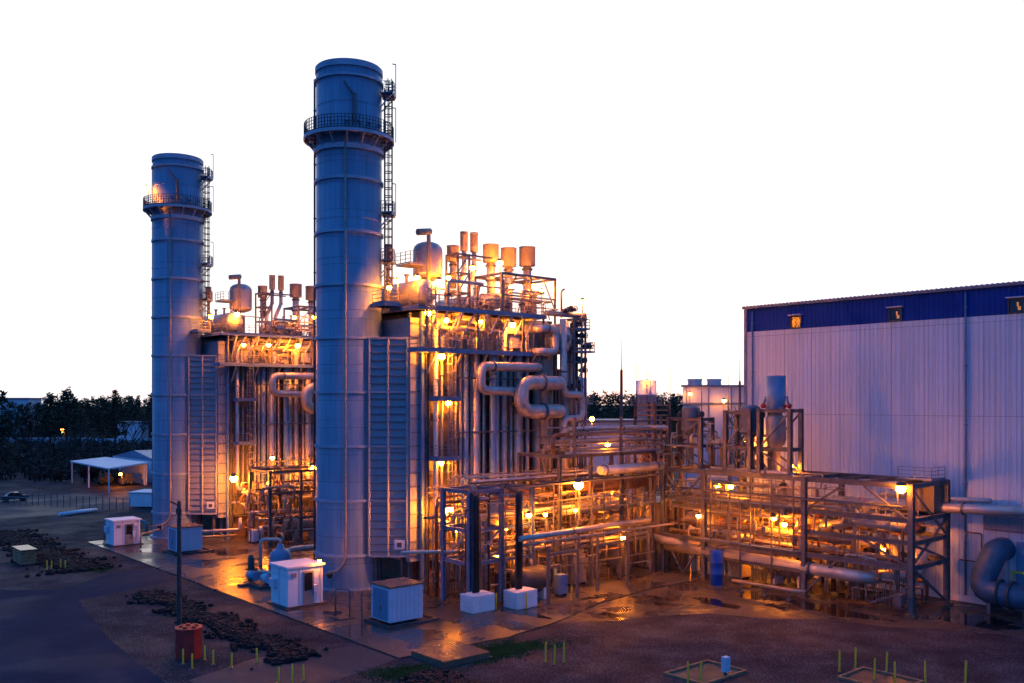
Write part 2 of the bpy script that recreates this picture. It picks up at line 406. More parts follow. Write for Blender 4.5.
# ------------------------------------------------------------------ exhaust stacks
def ringpart(root, c, r, z, h, d, mat='ring', name='stiffener_ring'):
    m = MB(); m.lathe((c[0], c[1], z), [(r-0.01, -h/2), (r+d, -h/2), (r+d, h/2), (r-0.01, h/2)], 48, smooth=False)
    return part(name, m, mat, root)
def stack(cv, label):
    t = thing('exhaust_stack', label, 'exhaust stack', (0, cv, 0))
    c = (0.0, cv); r = 3.0; top = 47.8
    m = MB(); m.lathe((0, cv, 0), [(r, 0.0), (r, top), (r-0.12, top), (r-0.12, top-5)], 64)
    for zz in (5.6, 10.5, 15.4, 20.4, 25.3, 30.0, 33.6, 38.7, 44.0):   # weld seams
        m.lathe((0, cv, zz), [(r, -0.03), (r+0.018, -0.015), (r+0.018, 0.015), (r, 0.03)], 48)
    part('shell', m, 'stack', t)
    for z in (3.2, 8.1, 13.0, 17.9, 22.8, 27.6, 32.4, 37.2): ringpart(t, c, r, z, 0.26, 0.16)
    ringpart(t, c, r, 40.0, 0.45, 0.22); ringpart(t, c, r, 47.45, 0.5, 0.10); ringpart(t, c, r, 46.4, 0.22, 0.16)
    ringpart(t, c, r, 0.14, 0.28, 0.28, 'ring', 'base_flange')
    # gallery round the stack
    zp = 41.3
    m = MB(); m.lathe((0, cv, zp), [(r+0.02, 0), (4.15, 0), (4.15, -0.3), (4.02, -0.3), (4.02, -0.12), (r+0.02, -0.12)], 48, smooth=False)
    gal = part('gallery', m, 'ring', t)
    m = MB(); pts = [(4.08*math.cos(2*math.pi*k/40), cv+4.08*math.sin(2*math.pi*k/40), zp) for k in range(40)]
    m.rail(pts, 1.2, 0.42, 0.055, closed=True, levels=(.25, .5, .75, 1.0)); part('railing', m, 'dark', gal)
    for k in range(16):
        a = 2*math.pi*(k+.5)/16; ca, sa = math.cos(a), math.sin(a)
        m = MB(); m.bar((r*ca, cv+r*sa, zp-1.35), (4.0*ca, cv+4.0*sa, zp-0.25), 0.11); m.bar((r*ca, cv+r*sa, zp-0.2), (4.0*ca, cv+4.0*sa, zp-0.2), 0.14)
        part('bracket', m, 'ring', gal)
    # ladder on the side away from the road with rest platforms
    la = R(-41); o = (math.cos(la), math.sin(la)); rl = 3.3
    m = MB(); m.ladder((rl*o[0], cv+rl*o[1]), 25.6, 46.0, o); lad = part('ladder', m, 'dark', t)
    for z, wdt in ((45.4, 1.0), (34.4, 1.0), (30.0, 0.9)):
        m = MB(); a0, a1 = la-0.24, la+0.24
        m.lathe((0, cv, z), [(3.05, 0), (4.25, 0), (4.25, -0.16), (3.05, -0.16)], 8, a0=a0, a1=a1, smooth=False)
        for a in (a0+.05, a1-.05): m.bar((3.0*math.cos(a), cv+3.0*math.sin(a), z-1.3), (4.1*math.cos(a), cv+4.1*math.sin(a), z-0.1), 0.1)
        pl = part('rest_platform', m, 'ring', t)
        m = MB(); q = [(rr_*math.cos(a), cv+rr_*math.sin(a), z) for rr_, a in ((3.1, a0), (4.2, a0), (4.22, la), (4.2, a1), (3.1, a1))]
        m.rail(q, 1.1, 0.6, 0.055); part('railing', m, 'rail', pl)
    for z, h in ((45.4, 3.2), (41.3, 3.2), (34.4, 3.0)):
        m = MB(); a = la+0.20; p = (4.3*math.cos(a), cv+4.3*math.sin(a))
        m.bar((p[0], p[1], z), (p[0], p[1], z+h), 0.06); m.bar((p[0], p[1], z+h), (p[0]-0.25, p[1]+0.2, z+h+0.05), 0.09, 0.08); part('lightning_rod', m, 'rail', t)
    # conduit and rain drain
    a = R(139); m = MB(); p = (3.2*math.cos(a), cv+3.2*math.sin(a))
    m.tube([(p[0], p[1], 1.0), (p[0], p[1], 46.9)], 0.10, 8)
    for z in range(4, 46, 5): m.bar((2.95*math.cos(a), cv+2.95*math.sin(a), z), (p[0]*1.03, cv+(p[1]-cv)*1.03, z), 0.2, 0.12)
    part('cable_conduit', m, 'dark', t)
    a = R(233); ca, sa = math.cos(a), math.sin(a); m = MB()
    e = R(243)
    m.tube([(3.16*ca, cv+3.16*sa, 41.0), (3.16*ca, cv+3.16*sa, 2.9), (3.3*math.cos(R(222)), cv+3.3*math.sin(R(222)), 2.0), (4.6*math.cos(R(205)), cv+4.6*math.sin(R(205)), 1.7)], 0.12, 8, 0.8)
    part('drain_pipe', m, 'pipe', t)
    m = MB(); a = R(268); m.tube([(3.1*math.cos(a), cv+3.1*math.sin(a), 22), (3.1*math.cos(a), cv+3.1*math.sin(a), 3.0)], 0.06, 6); part('thin_conduit', m, 'rail', t)
    # sampling arm above the gallery, manway near the ground
    a = R(248); ca, sa = math.cos(a), math.sin(a); m = MB()
    m.bar((3.2*ca, cv+3.2*sa, 42.2), (3.2*ca, cv+3.2*sa, 44.6), 0.25, 0.3); m.bar((3.2*ca, cv+3.2*sa, 44.4), (3.4*math.cos(R(231)), cv+3.4*math.sin(R(231)), 45.6), 0.18); part('sampling_arm', m, 'steel', t)
    for b in (235, 256, 275, 300):
        m = MB(); ca, sa = math.cos(R(b)), math.sin(R(b)); m.tube([(2.95*ca, cv+2.95*sa, 42.3), (3.3*ca, cv+3.3*sa, 42.3)], 0.16, 10); part('sampling_port', m, 'ring', t)
    a = R(206); ca, sa = math.cos(a), math.sin(a); m = MB()
    m.tube([(2.9*ca, cv+2.9*sa, 1.5), (3.14*ca, cv+3.14*sa, 1.5)], 0.42, 16); mw = part('manway', m, 'ring', t)
    m = MB(); m.tube([(3.13*ca, cv+3.13*sa, 1.5), (3.17*ca, cv+3.17*sa, 1.5)], 0.33, 16); part('cover', m, 'black', mw)
    return t
stack(0.0, 'tall blue-grey cylindrical chimney with ringed shaft, the bigger and nearer of the two')
stack(FV, 'smaller-looking grey chimney beyond, with orange lamp glow under its rim')

# ------------------------------------------------------------------ boilers
def boiler(cv, which, near):
    t = thing('boiler', f'boxy {which} heat recovery boiler behind the {which} chimney, platforms and riser pipes down its side', 'boiler', (12, cv, 0))
    y = lambda d: cv+d
    U0, U1, ZT = 4.1, 20.0, 25.2
    # casing
    m = MB(); m.box(U0, U1, y(-6), y(6), 2.6, ZT); part('casing', m, 'casing', t)
    m = MB()
    for z in (2.8, 5.4, 8.0, 10.6, 13.2, 15.8, 18.4, 21.0, 23.6): m.hbeam((U0, y(-6.18), z), (U1, y(-6.18), z), 0.3, 0.3)
    for u in (4.3, 7.2, 10.2, 13.2, 16.2, 19.6): m.hbeam((u, y(-6.24), 0), (u, y(-6.24), ZT), 0.4, 0.4)
    part('side_buckstays', m, 'steel', t)
    m = MB()
    for k in range(18): z = 2.9+k*1.28; m.bar((U0-0.09, y(-6.3), z), (U0-0.09, y(6), z), 0.16, 0.14)
    for v in (-6.15, -4.2): m.bar((U0-0.2, y(v), 0), (U0-0.2, y(v), ZT), 0.30, 0.3)
    part('end_buckstays', m, 'bluegrey', t)
    # breeching duct: tapers from the boiler width to the chimney, ribbed sides
    fd = Vector((2.8-.15, -5.5+3.15, 0)); fl = fd.length; fd.normalize(); fn = Vector((fd.y, -fd.x, 0))   # along and out of the ribbed side
    F0 = Vector((.15, y(-3.15), 0))
    fp = lambda d, o, z: F0+fd*d+fn*o+Vector((0, 0, z))
    m = MB(); m.poly([(-.2, y(-2.9)), (.15, y(-3.15)), (2.8, y(-5.5)), (2.8, y(5.5)), (.15, y(3.15)), (-.2, y(2.9))], 3.05, 22.8); du = part('outlet_duct', m, 'duct', t)
    m = MB(); z = 3.5
    while z < 22.5: m.bar(fp(.05, .09, z), fp(fl-.05, .09, z), .18, .1); z += .69
    part('horizontal_ribs', m, 'ductrib', du)
    m = MB()
    for d in (.06, fl*.5, fl-.06): m.bar(fp(d, .13, 3.05), fp(d, .13, 22.85), .16, .22)
    for z in (3.12, 8.1, 13.0, 17.9, 22.75): m.bar(fp(0, .125, z), fp(fl, .125, z), .2, .2)
    part('edge_frame', m, 'duct', du)
    m = MB(); A_ = [fp(fl*.66, .02, 3.75), fp(fl*.92, .02, 3.75)]; m.bar(A_[0]+fn*.1+Vector((0, 0, .4)), A_[1]+fn*.1+Vector((0, 0, .4)), .24, .8); hd = part('access_hatch', m, 'shedgrey', du)
    m = MB(); m.bar(fp(fl*.73, .24, 4.15), fp(fl*.85, .24, 4.15), .06, .4); part('cover', m, 'dark', hd)
    m = MB(); m.box(2.8, 4.1, y(-5.85), y(5.85), 2.6, 24.6); nk = part('duct_neck', m, 'duct', t)
    m = MB(); z = 3.2
    while z < 24.5: m.bar((2.85, y(-5.92), z), (4.0, y(-5.92), z), .12, .1); z += 1.23
    part('horizontal_ribs', m, 'ductrib', nk)
    for u, v in ((1.0, -3.2), (2.6, -5.0), (2.6, 5.0)):
        m = MB(); m.hbeam((u, y(v), 0), (u, y(v), 3.05), 0.35, 0.35); part('duct_leg', m, 'steel', t)
    m = MB(); m.box(4.8, 20, y(-5.7), y(5.7), .09, 2.6); part('foundation', m, 'hatch', t)
    # roof deck, side gallery, link platform to the stack
    def platform(u0, u1, v0, v1, z, rails):
        m = MB(); m.box(u0, u1, v0, v1, z-0.06, z)
        for v in (v0+0.05, v1-0.05): m.bar((u0, v, z-0.16), (u1, v, z-0.16), 0.12, 0.3)
        for u in (u0+0.05, u1-0.05): m.bar((u, v0, z-0.16), (u, v1, z-0.16), 0.12, 0.3)
        p = part('platform', m, 'bluesteel', t)
        for ra in rails:
            m = MB(); m.rail([(a, b, z) for a, b in ra]); part('railing', m, 'rail', p)
        return p
    platform(2.2, 17.6, y(-8), y(7), 25.5, [[(3.0, y(-7.9)), (17.5, y(-7.9))], [(17.5, y(-7.9)), (17.5, y(6.9))], [(2.3, y(-3.2)), (2.3, y(-7.9))]])
    platform(0.4, 2.2, y(-5.2), y(-3.0), 25.9, [[(0.5, y(-5.1)), (2.1, y(-5.1))], [(0.5, y(-3.2)), (0.5, y(-5.1))]])
    platform(2.1, 15.8, y(-8), y(-6.4), 21.75, [[(2.2, y(-7.9)), (15.7, y(-7.9))], [(2.2, y(-6.4)), (2.2, y(-7.9))], [(15.7, y(-7.9)), (15.7, y(-6.4))]])
    for z in (17.4, 12.0):
        platform(4.4, 6.9, y(-8), y(-6.5), z, [[(4.45, y(-7.9)), (6.8, y(-7.9))], [(4.45, y(-6.5)), (4.45, y(-7.9))], [(6.85, y(-7.9)), (6.85, y(-6.5))]])
    m = MB(); m.ladder((6.2, y(-7.3)), 7.0, 22.8, (0, -1)); part('ladder', m, 'rail', t)
    if near:
        m = MB(); m.ladder((3.2, y(-8.2)), 21.75, 26.4, (0, -1)); part('ladder', m, 'rail', t)
    # knee braces below the roof deck, posts between the decks
    for u in (4.3, 7.2, 10.2, 13.2, 16.2):
        m = MB(); m.bar((u, y(-6.4), 22.6), (u, y(-7.85), 25.2), 0.2, 0.16); m.bar((u+0.0, y(-6.4), 19.6), (u, y(-7.8), 21.5), 0.16, 0.14); m.bar((u, y(-6.4), 25.1), (u, y(-7.9), 25.1), 0.18, 0.2); part('knee_brace', m, 'silencer', t)
    for u in (3.2, 9.0, 14.6, 17.3):
        m = MB(); m.bar((u, y(-7.85), 21.75), (u, y(-7.85), 25.2), 0.16); part('deck_post', m, 'steel', t)
    m = MB(); m.box(4.5, 19.5, y(-6.32), y(-6), 22.0, 25.1); part('lit_backing_panel', m, 'insul', t)  # paler panel added so the casing looks lamp-lit between the decks
    # header pipes between the two decks
    for k, (z, r, v) in enumerate(((24.4, 0.16, -6.9), (23.7, 0.22, -7.1), (22.9, 0.13, -6.8))):
        m = MB(); m.tube([(4.6, y(v), z), (16.4, y(v), z), (16.4, y(v), z-2.5)], r, 8); part('header_pipe', m, 'pipe', t)
    for u, z, w, h in ((13.6, 22.2, 1.3, 2.2), (9.4, 22.0, 0.6, 1.5), (5.3, 22.0, 0.8, 1.9)):
        m = MB(); m.box(u, u+w, y(-7.0), y(-6.45), z, z+h); part('instrument_box', m, 'silencer', t)
    # small-bore lines, posts and braces between the decks
    q = random.Random(61+int(cv))
    for k in range(26):
        u = q.uniform(4.4, 16.8); r = q.choice((.05, .06, .08, .11)); v = -6.5-q.uniform(.2, 1.1); z0 = 21.8; z1 = q.uniform(23.2, 25.3)
        p = [(u, y(v), z0), (u, y(v), z1)]
        if q.random() < .6: p += [(u+q.uniform(-1.6, 1.6), y(v), z1)]
        m = MB(); m.tube(p, r, 7); part('small_pipe', m, q.choice(('pipe', 'insul', 'insul2')), t)
    for u in (5.6, 8.7, 11.7, 14.8):
        m = MB(); m.bar((u-1.1, y(-7.7), 23.4), (u, y(-7.75), 25.2), .13); part('knee_brace', m, 'silencer', t)
        m = MB(); m.bar((u+.3, y(-7.6), 23.2), (u+1.5, y(-7.75), 25.2), .13); part('knee_brace', m, 'silencer', t)
    # risers
    risers = [(4.75, .22, 'insul'), (5.55, .13, 'pipe'), (7.15, .12, 'insul'), (7.65, .17, 'pipe'), (8.25, .30, 'bluegrey'), (8.9, .12, 'pipe'), (9.35, .34, 'insul'), (9.9, .10, 'pipe'), (10.35, .12, 'insul'), (10.75, .12, 'rust'), (11.25, .36, 'bluegrey'), (11.85, .28, 'insul'), (12.35, .14, 'pipe'), (12.75, .32, 'insul'), (13.4, .16, 'rust'), (13.9, .2, 'insul'), (14.4, .4, 'insul'), (15.2, .18, 'pipe'), (15.7, .22, 'insul'), (16.9, .46, 'insul2'), (18.2, .25, 'pipe'), (18.8, .3, 'insul')]
    rr = random.Random(5)
    for u, r, mt in risers:
        v = -6.62-r-rr.uniform(0, 0.35); zb = rr.choice((3.2, 4.5, 6.2, 2.4)); zt = rr.choice((21.5, 23.0, 24.6))
        p = [(u, y(v), zt), (u, y(v), zb)]
        if rr.random() < 0.6: p.append((u+rr.choice((-1.5, 1.8, 2.5)), y(v), zb)); 
        else: p.append((u, y(v-2.5), zb))
        m = MB(); m.tube(p, r, 10)
        for z in (9, 14.5, 20): m.lathe((u, y(v), z+rr.uniform(-1, 1)), [(r, -0.05), (r+0.07, -0.05), (r+0.07, 0.05), (r, 0.05)], 10)
        part('riser_pipe', m, mt, t)
    for z in (19.2, 14.2, 9.4):
        m = MB(); m.bar((6.9, y(-7.6), z), (17, y(-7.6), z), 0.1, 0.14)
        for u in (7.2, 10.2, 13.2, 16.2): m.bar((u, y(-6.3), z), (u, y(-7.7), z), 0.12, 0.14)
        part('pipe_guide', m, 'steel', t)
    for z, u in ((9.6, 14.2), (12.4, 17.0), (16.6, 13.4), (7.2, 9.0), (8.2, 11.9)):
        m = MB(); m.box(u, u+0.7, y(-8.0), y(-7.4), z, z+0.45); m.bar((u+.35, y(-7.7), z-0.8), (u+.35, y(-7.7), z), 0.15); part('valve_actuator', m, 'dark', t)
    # inlet end: taper towards the turbine
    m = MB()
    A = [(20, y(-6), 2.6), (20, y(6), 2.6), (20, y(6), ZT), (20, y(-6), ZT)]; B = [(27, y(-2.4), 2.6), (27, y(2.4), 2.6), (27, y(2.4), 8.5), (27, y(-2.4), 8.5)]
    for i in range(4): j = (i+1) % 4; m.quad(A[i], A[j], B[j], B[i])
    m.quad(*B); part('inlet_duct', m, 'casing', t)
    m = MB()
    for k in range(1, 7):
        f = k/7; a = Vector(A[0]).lerp(Vector(B[0]), f); b = Vector(A[3]).lerp(Vector(B[3]), f); m.bar(a+Vector((0, -.1, 0)), b+Vector((0, -.1, 0)), 0.22)
    part('inlet_ribs', m, 'steel', t)
    # rooftop steelwork
    m = MB()
    for u in (9.3, 10.7):
        for v in (-4.4, -2.6): m.bar((u, y(v), 25.5), (u, y(v), 31.3), 0.16)
    for z in (27.5, 29.4, 31.2):
        for v in (-4.4, -2.6): m.bar((9.3, y(v), z), (13.6 if z > 31 else 10.7, y(v), z), 0.14, 0.16)
        for u in (9.3, 10.7): m.bar((u, y(-4.4), z), (u, y(-2.6), z), 0.14, 0.16)
    for z0 in (25.6, 27.5, 29.4): m.bar((9.3, y(-4.4), z0), (10.7, y(-4.4), z0+1.9), 0.09)
    part('vent_tower', m, 'steel', t)
    m = MB()
    for u in (14.2, 18.0, 21.4):
        for v in (-5.2, -1): m.bar((u, y(v), 25.5 if u < 19 else 22.0), (u, y(v), 29.8), 0.18)
    for v in (-5.2, -1): m.bar((14.2, y(v), 29.7), (21.5, y(v), 29.7), 0.22, 0.26); m.bar((14.2, y(v), 27.6), (21.5, y(v), 27.6), 0.12, 0.16)
    for u in (14.2, 16.1, 18.0, 19.7, 21.4): m.bar((u, y(-5.3), 29.7), (u, y(-0.9), 29.7), 0.16, 0.2)
    m.bar((14.2, y(-5.2), 27.6), (16.1, y(-5.2), 29.6), 0.1); m.bar((21.4, y(-5.2), 26.5), (19.7, y(-5.2), 29.6), 0.1)
    part('silencer_frame', m, 'steel', t)
    return t
boiler(0.0, 'nearer', True); boiler(FV, 'farther', False)

def deco_unit(cv, which, near):
    y = lambda d: cv+d
    # steam drum lying across the roof
    for k, (u, r, zc, lab) in enumerate(((5.6, 1.15, 27.3, f'short lagged drum by the dome vessel on the {which} boiler roof'), (14.0, 0.85, 27.0, f'long horizontal steam drum among the silencers on the {which} boiler roof'))):
        t = thing('steam_drum', lab, 'drum', (u, y(0), 25.5))
        m = MB(); L = 4.6
        prof = [(0.01, -L-0.5), (r*0.55, -L-0.4), (r*0.9, -L-0.15), (r, -L+0.15), (r, L-0.15), (r*0.9, L+.15), (r*.55, L+.4), (0.01, L+.5)]
        m.lathe((u, y(0), zc), prof, 24, axis='v'); part('shell', m, 'insul', t)
        m = MB()
        for d in (-3, 3): m.box(u-r*0.7, u+r*0.7, y(d)-0.2, y(d)+0.2, 25.5, zc-r*0.75)
        part('saddle', m, 'steel', t)
        for d in (-3.4, -1.2, 1.4):
            m = MB(); m.tube([(u, y(d), zc+r-0.05), (u, y(d), zc+r+0.7)], 0.14, 8); m.lathe((u, y(d), zc+r+0.7), [(0.001, 0.06), (.26, .06), (.26, -.06), (.14, -.06)], 10); part('nozzle', m, 'pipe', t)
    # domed deaerator vessel
    u, v = 7.5, -2.0
    t = thing('dome_vessel', f'upright domed vessel with gooseneck vent on the {which} boiler roof', 'vessel', (u, y(v), 25.5))
    m = MB(); prof = [(0.6, 28.7), (0.62, 28.72), (1.2, 28.9), (1.36, 29.05), (1.42, 29.3), (1.42, 29.32), (1.42, 31.55), (1.42, 31.57), (1.34, 31.9), (1.05, 32.2), (0.6, 32.38), (0.01, 32.45)]
    m.lathe((u, y(v), 0), prof, 28); part('shell', m, 'insul', t)
    m = MB(); m.lathe((u, y(v), 0), [(0.55, 25.5), (0.55, 28.3)], 16); part('skirt', m, 'insul2', t)
    m = MB(); m.tube([(u-0.75, y(v)-1.2, 25.5), (u-0.75, y(v)-1.2, 33.1), (u-1.9, y(v)-1.3, 33.0)], 0.20, 8, 0.4); m.tube([(u-2.1, y(v)-1.3, 32.95), (u-.6, y(v)-1.25, 33.2)], 0.32, 10); part('vent_pipe', m, 'insul2', t)
    m = MB(); m.rail([(u-1.6, y(v)-1.4, 30.0), (u-3.0, y(v)-1.4, 30.0), (u-3.0, y(v)+1, 30.0)], 1.1, 0.8); m.box(u-3.0, u-1.3, y(v)-1.4, y(v)+1.0, 29.88, 29.98); part('access_platform', m, 'rail', t)
    # vent silencers
    kinds = [(10.56, 0.62, 28.2, 30.8, 32.4, 'short-capped silencer behind the twin thin vents'), (11.94, 0.40, 26.0, 32.0, 33.95, 'first thin vent silencer of the twin pair'), (13.21, 0.40, 26.0, 32.0, 34.0, 'second thin vent silencer of the twin pair'),
             (15.4, 0.82, 26.0, 31.2, 33.05, 'fat vent silencer just past the twin thin vents'), (17.8, 0.82, 26.0, 31.0, 32.95, 'middle fat vent silencer of the row of three'), (20.4, 0.86, 24.0, 31.3, 33.35, 'last fat vent silencer at the outer end of the row'), (3.6, 0.36, 26.0, 30.2, 31.8, 'small vent silencer beside the chimney')]
    for u, r, z0, z1, z2, lab in kinds:
        v = -2.0 if r != 0.36 else -1.0
        t = thing('vent_silencer', f'{lab} on the {which} boiler roof', 'silencer', (u, y(v), z0))
        m = MB(); m.lathe((u, y(v), 0), [(0.02, z1), (r*0.55, z1), (r, z1+0.06), (r, z2-0.1), (r*1.03, z2-0.1), (r*1.03, z2), (r*0.85, z2), (r*0.85, z2-0.4), (0.02, z2-0.4)], 22); part('body', m, 'silencer', t)
        m = MB()
        if r < 0.5 and u > 5: m.tube([(u-1.1, y(v)-0.6, z0), (u-1.1, y(v)-0.6, z0+2.4), (u, y(v), z0+4.2), (u, y(v), z1+0.1)], 0.24, 10, 1.0)
        else: m.tube([(u, y(v), z0), (u, y(v), z1+0.05)], r*0.52, 12)
        part('vent_pipe', m, 'insul', t)
        m = MB()
        for z in (z1-0.3, z1-1.8): m.lathe((u, y(v), z), [(r*.5, -.08), (r*.68, -.08), (r*.68, .08), (r*.5, .08)], 14)
        part('flange', m, 'steel', t)
    # roof pipework
    rr = random.Random(21 if near else 22)
    for k in range(16):
        u = rr.uniform(4, 18); v = rr.uniform(-7.2, -2.5); z = rr.uniform(26.2, 28.6); L = rr.uniform(1.5, 5); r = rr.choice((.07, .09, .12, .16))
        m = MB(); m.tube([(u, y(v), 25.5), (u, y(v), z), (u+L, y(v), z), (u+L, y(v+rr.uniform(0.6, 2)), z), (u+L, y(v)+1.4, 25.6)], r, 7)
        t = thing('roof_pipe', f'small orange-lit pipe with bends among the drums on the {which} boiler roof', 'pipe', (u, y(v), 25.5), f'small pipes on the {which} boiler roof')
        part('run', m, rr.choice(('pipe', 'insul', 'insul2')), t)
        m = MB(); m.lathe((u, y(v), (25.5+z)/2), [(r, -.14), (r*2.2, -.1), (r*2.2, .1), (r, .14)], 8); m.bar((u, y(v)-r*2, (25.5+z)/2), (u, y(v)-r*2-.3, (25.5+z)/2), .05); vb = part('valve', m, 'dark', t)
    t = None
deco_unit(0.0, 'nearer', True); deco_unit(FV, 'farther', False)

# big pipe loops on the boiler flanks
def pipe_thing(name, pts, r, mat, label, group=None, flanges=(), n=14, bend=None, hangers=()):
    t = thing(name, label, 'pipe', pts[0], group)
    m = MB(); m.tube(pts, r, n, bend); part('run', m, mat, t)
    for a, b in flanges:
        a = Vector(a); d = (Vector(b)-a).normalized()
        m = MB(); m.tube([a-d*0.09, a+d*0.09], r*1.22, n); part('flange', m, 'steel', t)
    for p, q in hangers:
        m = MB(); m.bar(p, q, 0.12); part('hanger', m, 'steel', t)
    return t
for cv, which in ((0, 'nearer'), (FV, 'farther')):
    y = lambda d: cv+d
    pipe_thing('pipe_loop', [(16.4, y(-6.6), 20.35), (16.2, y(-8.6), 20.35), (8.75, y(-8.6), 20.3), (8.75, y(-8.6), 18.1), (14.2, y(-8.6), 17.95), (14.2, y(-6.6), 17.95)], 0.44, 'insul', f'long slim U-shaped pipe loop below the decks of the {which} boiler', None, [((10.2, y(-8.6), 20.3), (11, y(-8.6), 20.3)), ((12.8, y(-8.6), 18), (13, y(-8.6), 18))], bend=0.75)
    pipe_thing('pipe_loop', [(18.6, y(-6.0), 18.85), (18.6, y(-9.4), 18.85), (13.0, y(-9.4), 18.85), (13.0, y(-9.4), 16.1), (18.6, y(-9.4), 16.1), (18.6, y(-6.6), 16.1)], 0.68, 'insul', f'fat U-shaped pipe bend, thickest on the side of the {which} boiler', None, [((15.6, y(-9.4), 18.85), (16, y(-9.4), 18.85)), ((15.8, y(-9.4), 16.1), (16, y(-9.4), 16.1))], n=18, bend=1.3)
y = lambda d: d
pipe_thing('pipe_loop', [(16.1, -6.5, 24.15), (16.1, -8.7, 24.15), (18.1, -8.7, 24.15), (18.1, -8.7, 21.9), (16.1, -8.7, 21.9), (16.1, -6.5, 21.9)], 0.40, 'insul', 'orange-lit U-shaped pipe bend at the outer end of the upper deck', None, [((17.0, -8.7, 24.15), (17.2, -8.7, 24.15))], bend=0.7)
pipe_thing('pipe_loop', [(18.9, -9, 25.2), (18.9, -9, 17.75), (21.5, -9, 17.75), (21.5, -9, 15.35), (18.9, -9, 15.35), (18.9, -9, 9.2), (18.9, -12, 9.2)], 0.36, 'insul', 'downcomer with a square expansion loop standing out against the sky', None, [((18.9, -9, 20), (18.9, -9, 21)), ((18.9, -9, 13), (18.9, -9, 12))], bend=0.7)
pipe_thing('downcomer', [(20.6, -7.5, 24.6), (20.6, -7.5, 8.2), (22.5, -7.5, 8.2)], 0.5, 'insul', 'thick vertical downcomer behind the square expansion loop')
pipe_thing('downcomer', [(17.6, -7.6, 21.2), (17.6, -7.6, 7.0)], 0.55, 'insul2', 'thick dull downcomer below the fat pipe bend')
pipe_thing('downcomer', [(21.7, -8, 24.9), (21.7, -8, 19.4), (22.2, -8, 19.0), (22.2, -8, 15.5), (21.7, -8, 15.1), (21.7, -8, 8)], 0.2, 'dark', 'thin dark kinked pipe at the outer end of the nearer boiler')
# header vessel with dished end poking out by the upper bend
t = thing('header_vessel', 'round-ended grey vessel behind the upper orange pipe bend', 'vessel', (19.4, -6, 22))
m = MB(); m.lathe((19.4, -6, 23.3), [(1.55, 4), (1.55, -1.9), (1.45, -2.35), (1.1, -2.75), (0.6, -2.95), (0.01, -3.0)], 28, axis='v'); part('shell', m, 'insul', t)
m = MB(); m.box(18.4, 20.4, -6.6, -6.1, 20.6, 21.9); m.box(18.4, 20.4, -4.1, -3.6, 20.6, 21.9); part('saddle', m, 'steel', t)
m = MB(); m.lathe((19.4, -8.95, 23.3), [(0.4, 0), (0.4, -0.12), (0.01, -0.12)], 14, axis='v'); part('manhole', m, 'steel', t)
# end tower with valves and small galleries
t = thing('valve_tower', 'slim open steel tower of galleries and valves at the outer end of the nearer boiler', 'tower', (21.3, -7.5, 0))
m = MB()
TU0, TU1 = 20.4, 22.0
for u in (TU0, TU1):
    for v in (-9.0, -7.2): m.bar((u, v, 0.1), (u, v, 25.4), 0.17)
for z in (6, 9.5, 12.5, 15.5, 18.5, 21, 22.4, 24.2, 25.3):
    for v in (-9.0, -7.2): m.bar((TU0, v, z), (TU1, v, z), 0.12, 0.16)
    for u in (TU0, TU1): m.bar((u, -9.0, z), (u, -7.2, z), 0.12, 0.16)
for z0, z1 in ((6, 9.5), (9.5, 12.5), (12.5, 15.5), (18.5, 21)): m.bar((TU0, -9.05, z0), (TU1, -9.05, z1), .09)
part('frame', m, 'steel', t)
for z, u1 in ((24.2, 22.6), (21.9, 23.3), (9.5, 22.0)):
    m = MB(); m.box(TU0, u1, -9.1, -7.2, z+0.1, z+0.16); p = part('gallery', m, 'bluesteel', t)
    m = MB(); m.rail([(TU0, -9.05, z+.16), (u1, -9.05, z+.16), (u1, -7.2, z+.16)], 1.0, 0.7); part('railing', m, 'rail', p)
for z, u, r in ((24.9, 21.2, .32), (23.7, 21.9, .28), (23.1, 21.0, .36), (21.2, 21.6, .34), (20.2, 22.0, .24), (17.4, 21.4, .28), (18.6, 21.0, .26), (26.1, 19.6, .2), (26.3, 20.4, .28), (22.7, 22.7, .28), (25.4, 21.9, .24)):
    m = MB(); m.tube([(u-r*1.8, -8.6, z), (u+r*1.8, -8.6, z)], r*.8, 10); m.tube([(u, -8.6, z-r), (u, -8.6, z+r*1.2)], r*.75, 8); m.tube([(u, -8.6, z), (u, -8.6-r*2.2, z)], r*.3, 8); vv = part('valve', m, 'dark', t)
    m = MB(); m.lathe((u, -8.6-r*2.2, z), [(r*.8, -.04), (r, -.04), (r, .04), (r*.8, .04), (r*.8, -.04)], 12, axis='v'); m.bar((u-r, -8.6-r*2.2, z), (u+r, -8.6-r*2.2, z), .04); part('handwheel', m, 'dark', vv)
for k, (u, v, r, z0, z1) in enumerate(((20.8, -8.2, .16, 9, 25), (21.6, -7.8, .2, 10, 24), (21.9, -8.6, .1, 15, 25.2), (20.9, -7.4, .24, 8, 25.2), (21.3, -9.1, .08, 6, 23))):
    m = MB(); m.tube([(u, v, z0), (u, v, z1)], r, 8); part('standpipe', m, ('pipe', 'insul2', 'dark', 'pipe', 'pipe')[k], t)
pipe_thing('header_pipe', [(17.2, -8.3, 25.75), (22.6, -8.3, 25.75)], 0.27, 'insul2', 'horizontal header pipe jutting out at roof level towards the open sky', None, [((22.5, -8.3, 25.75), (23, -8.3, 25.75))])
pipe_thing('relief_vent', [(20.0, -7.6, 25.5), (20.0, -7.6, 28.2), (20.4, -7.6, 28.4)], 0.1, 'pipe', 'short thin relief vent standing at the roof corner near the last silencer')

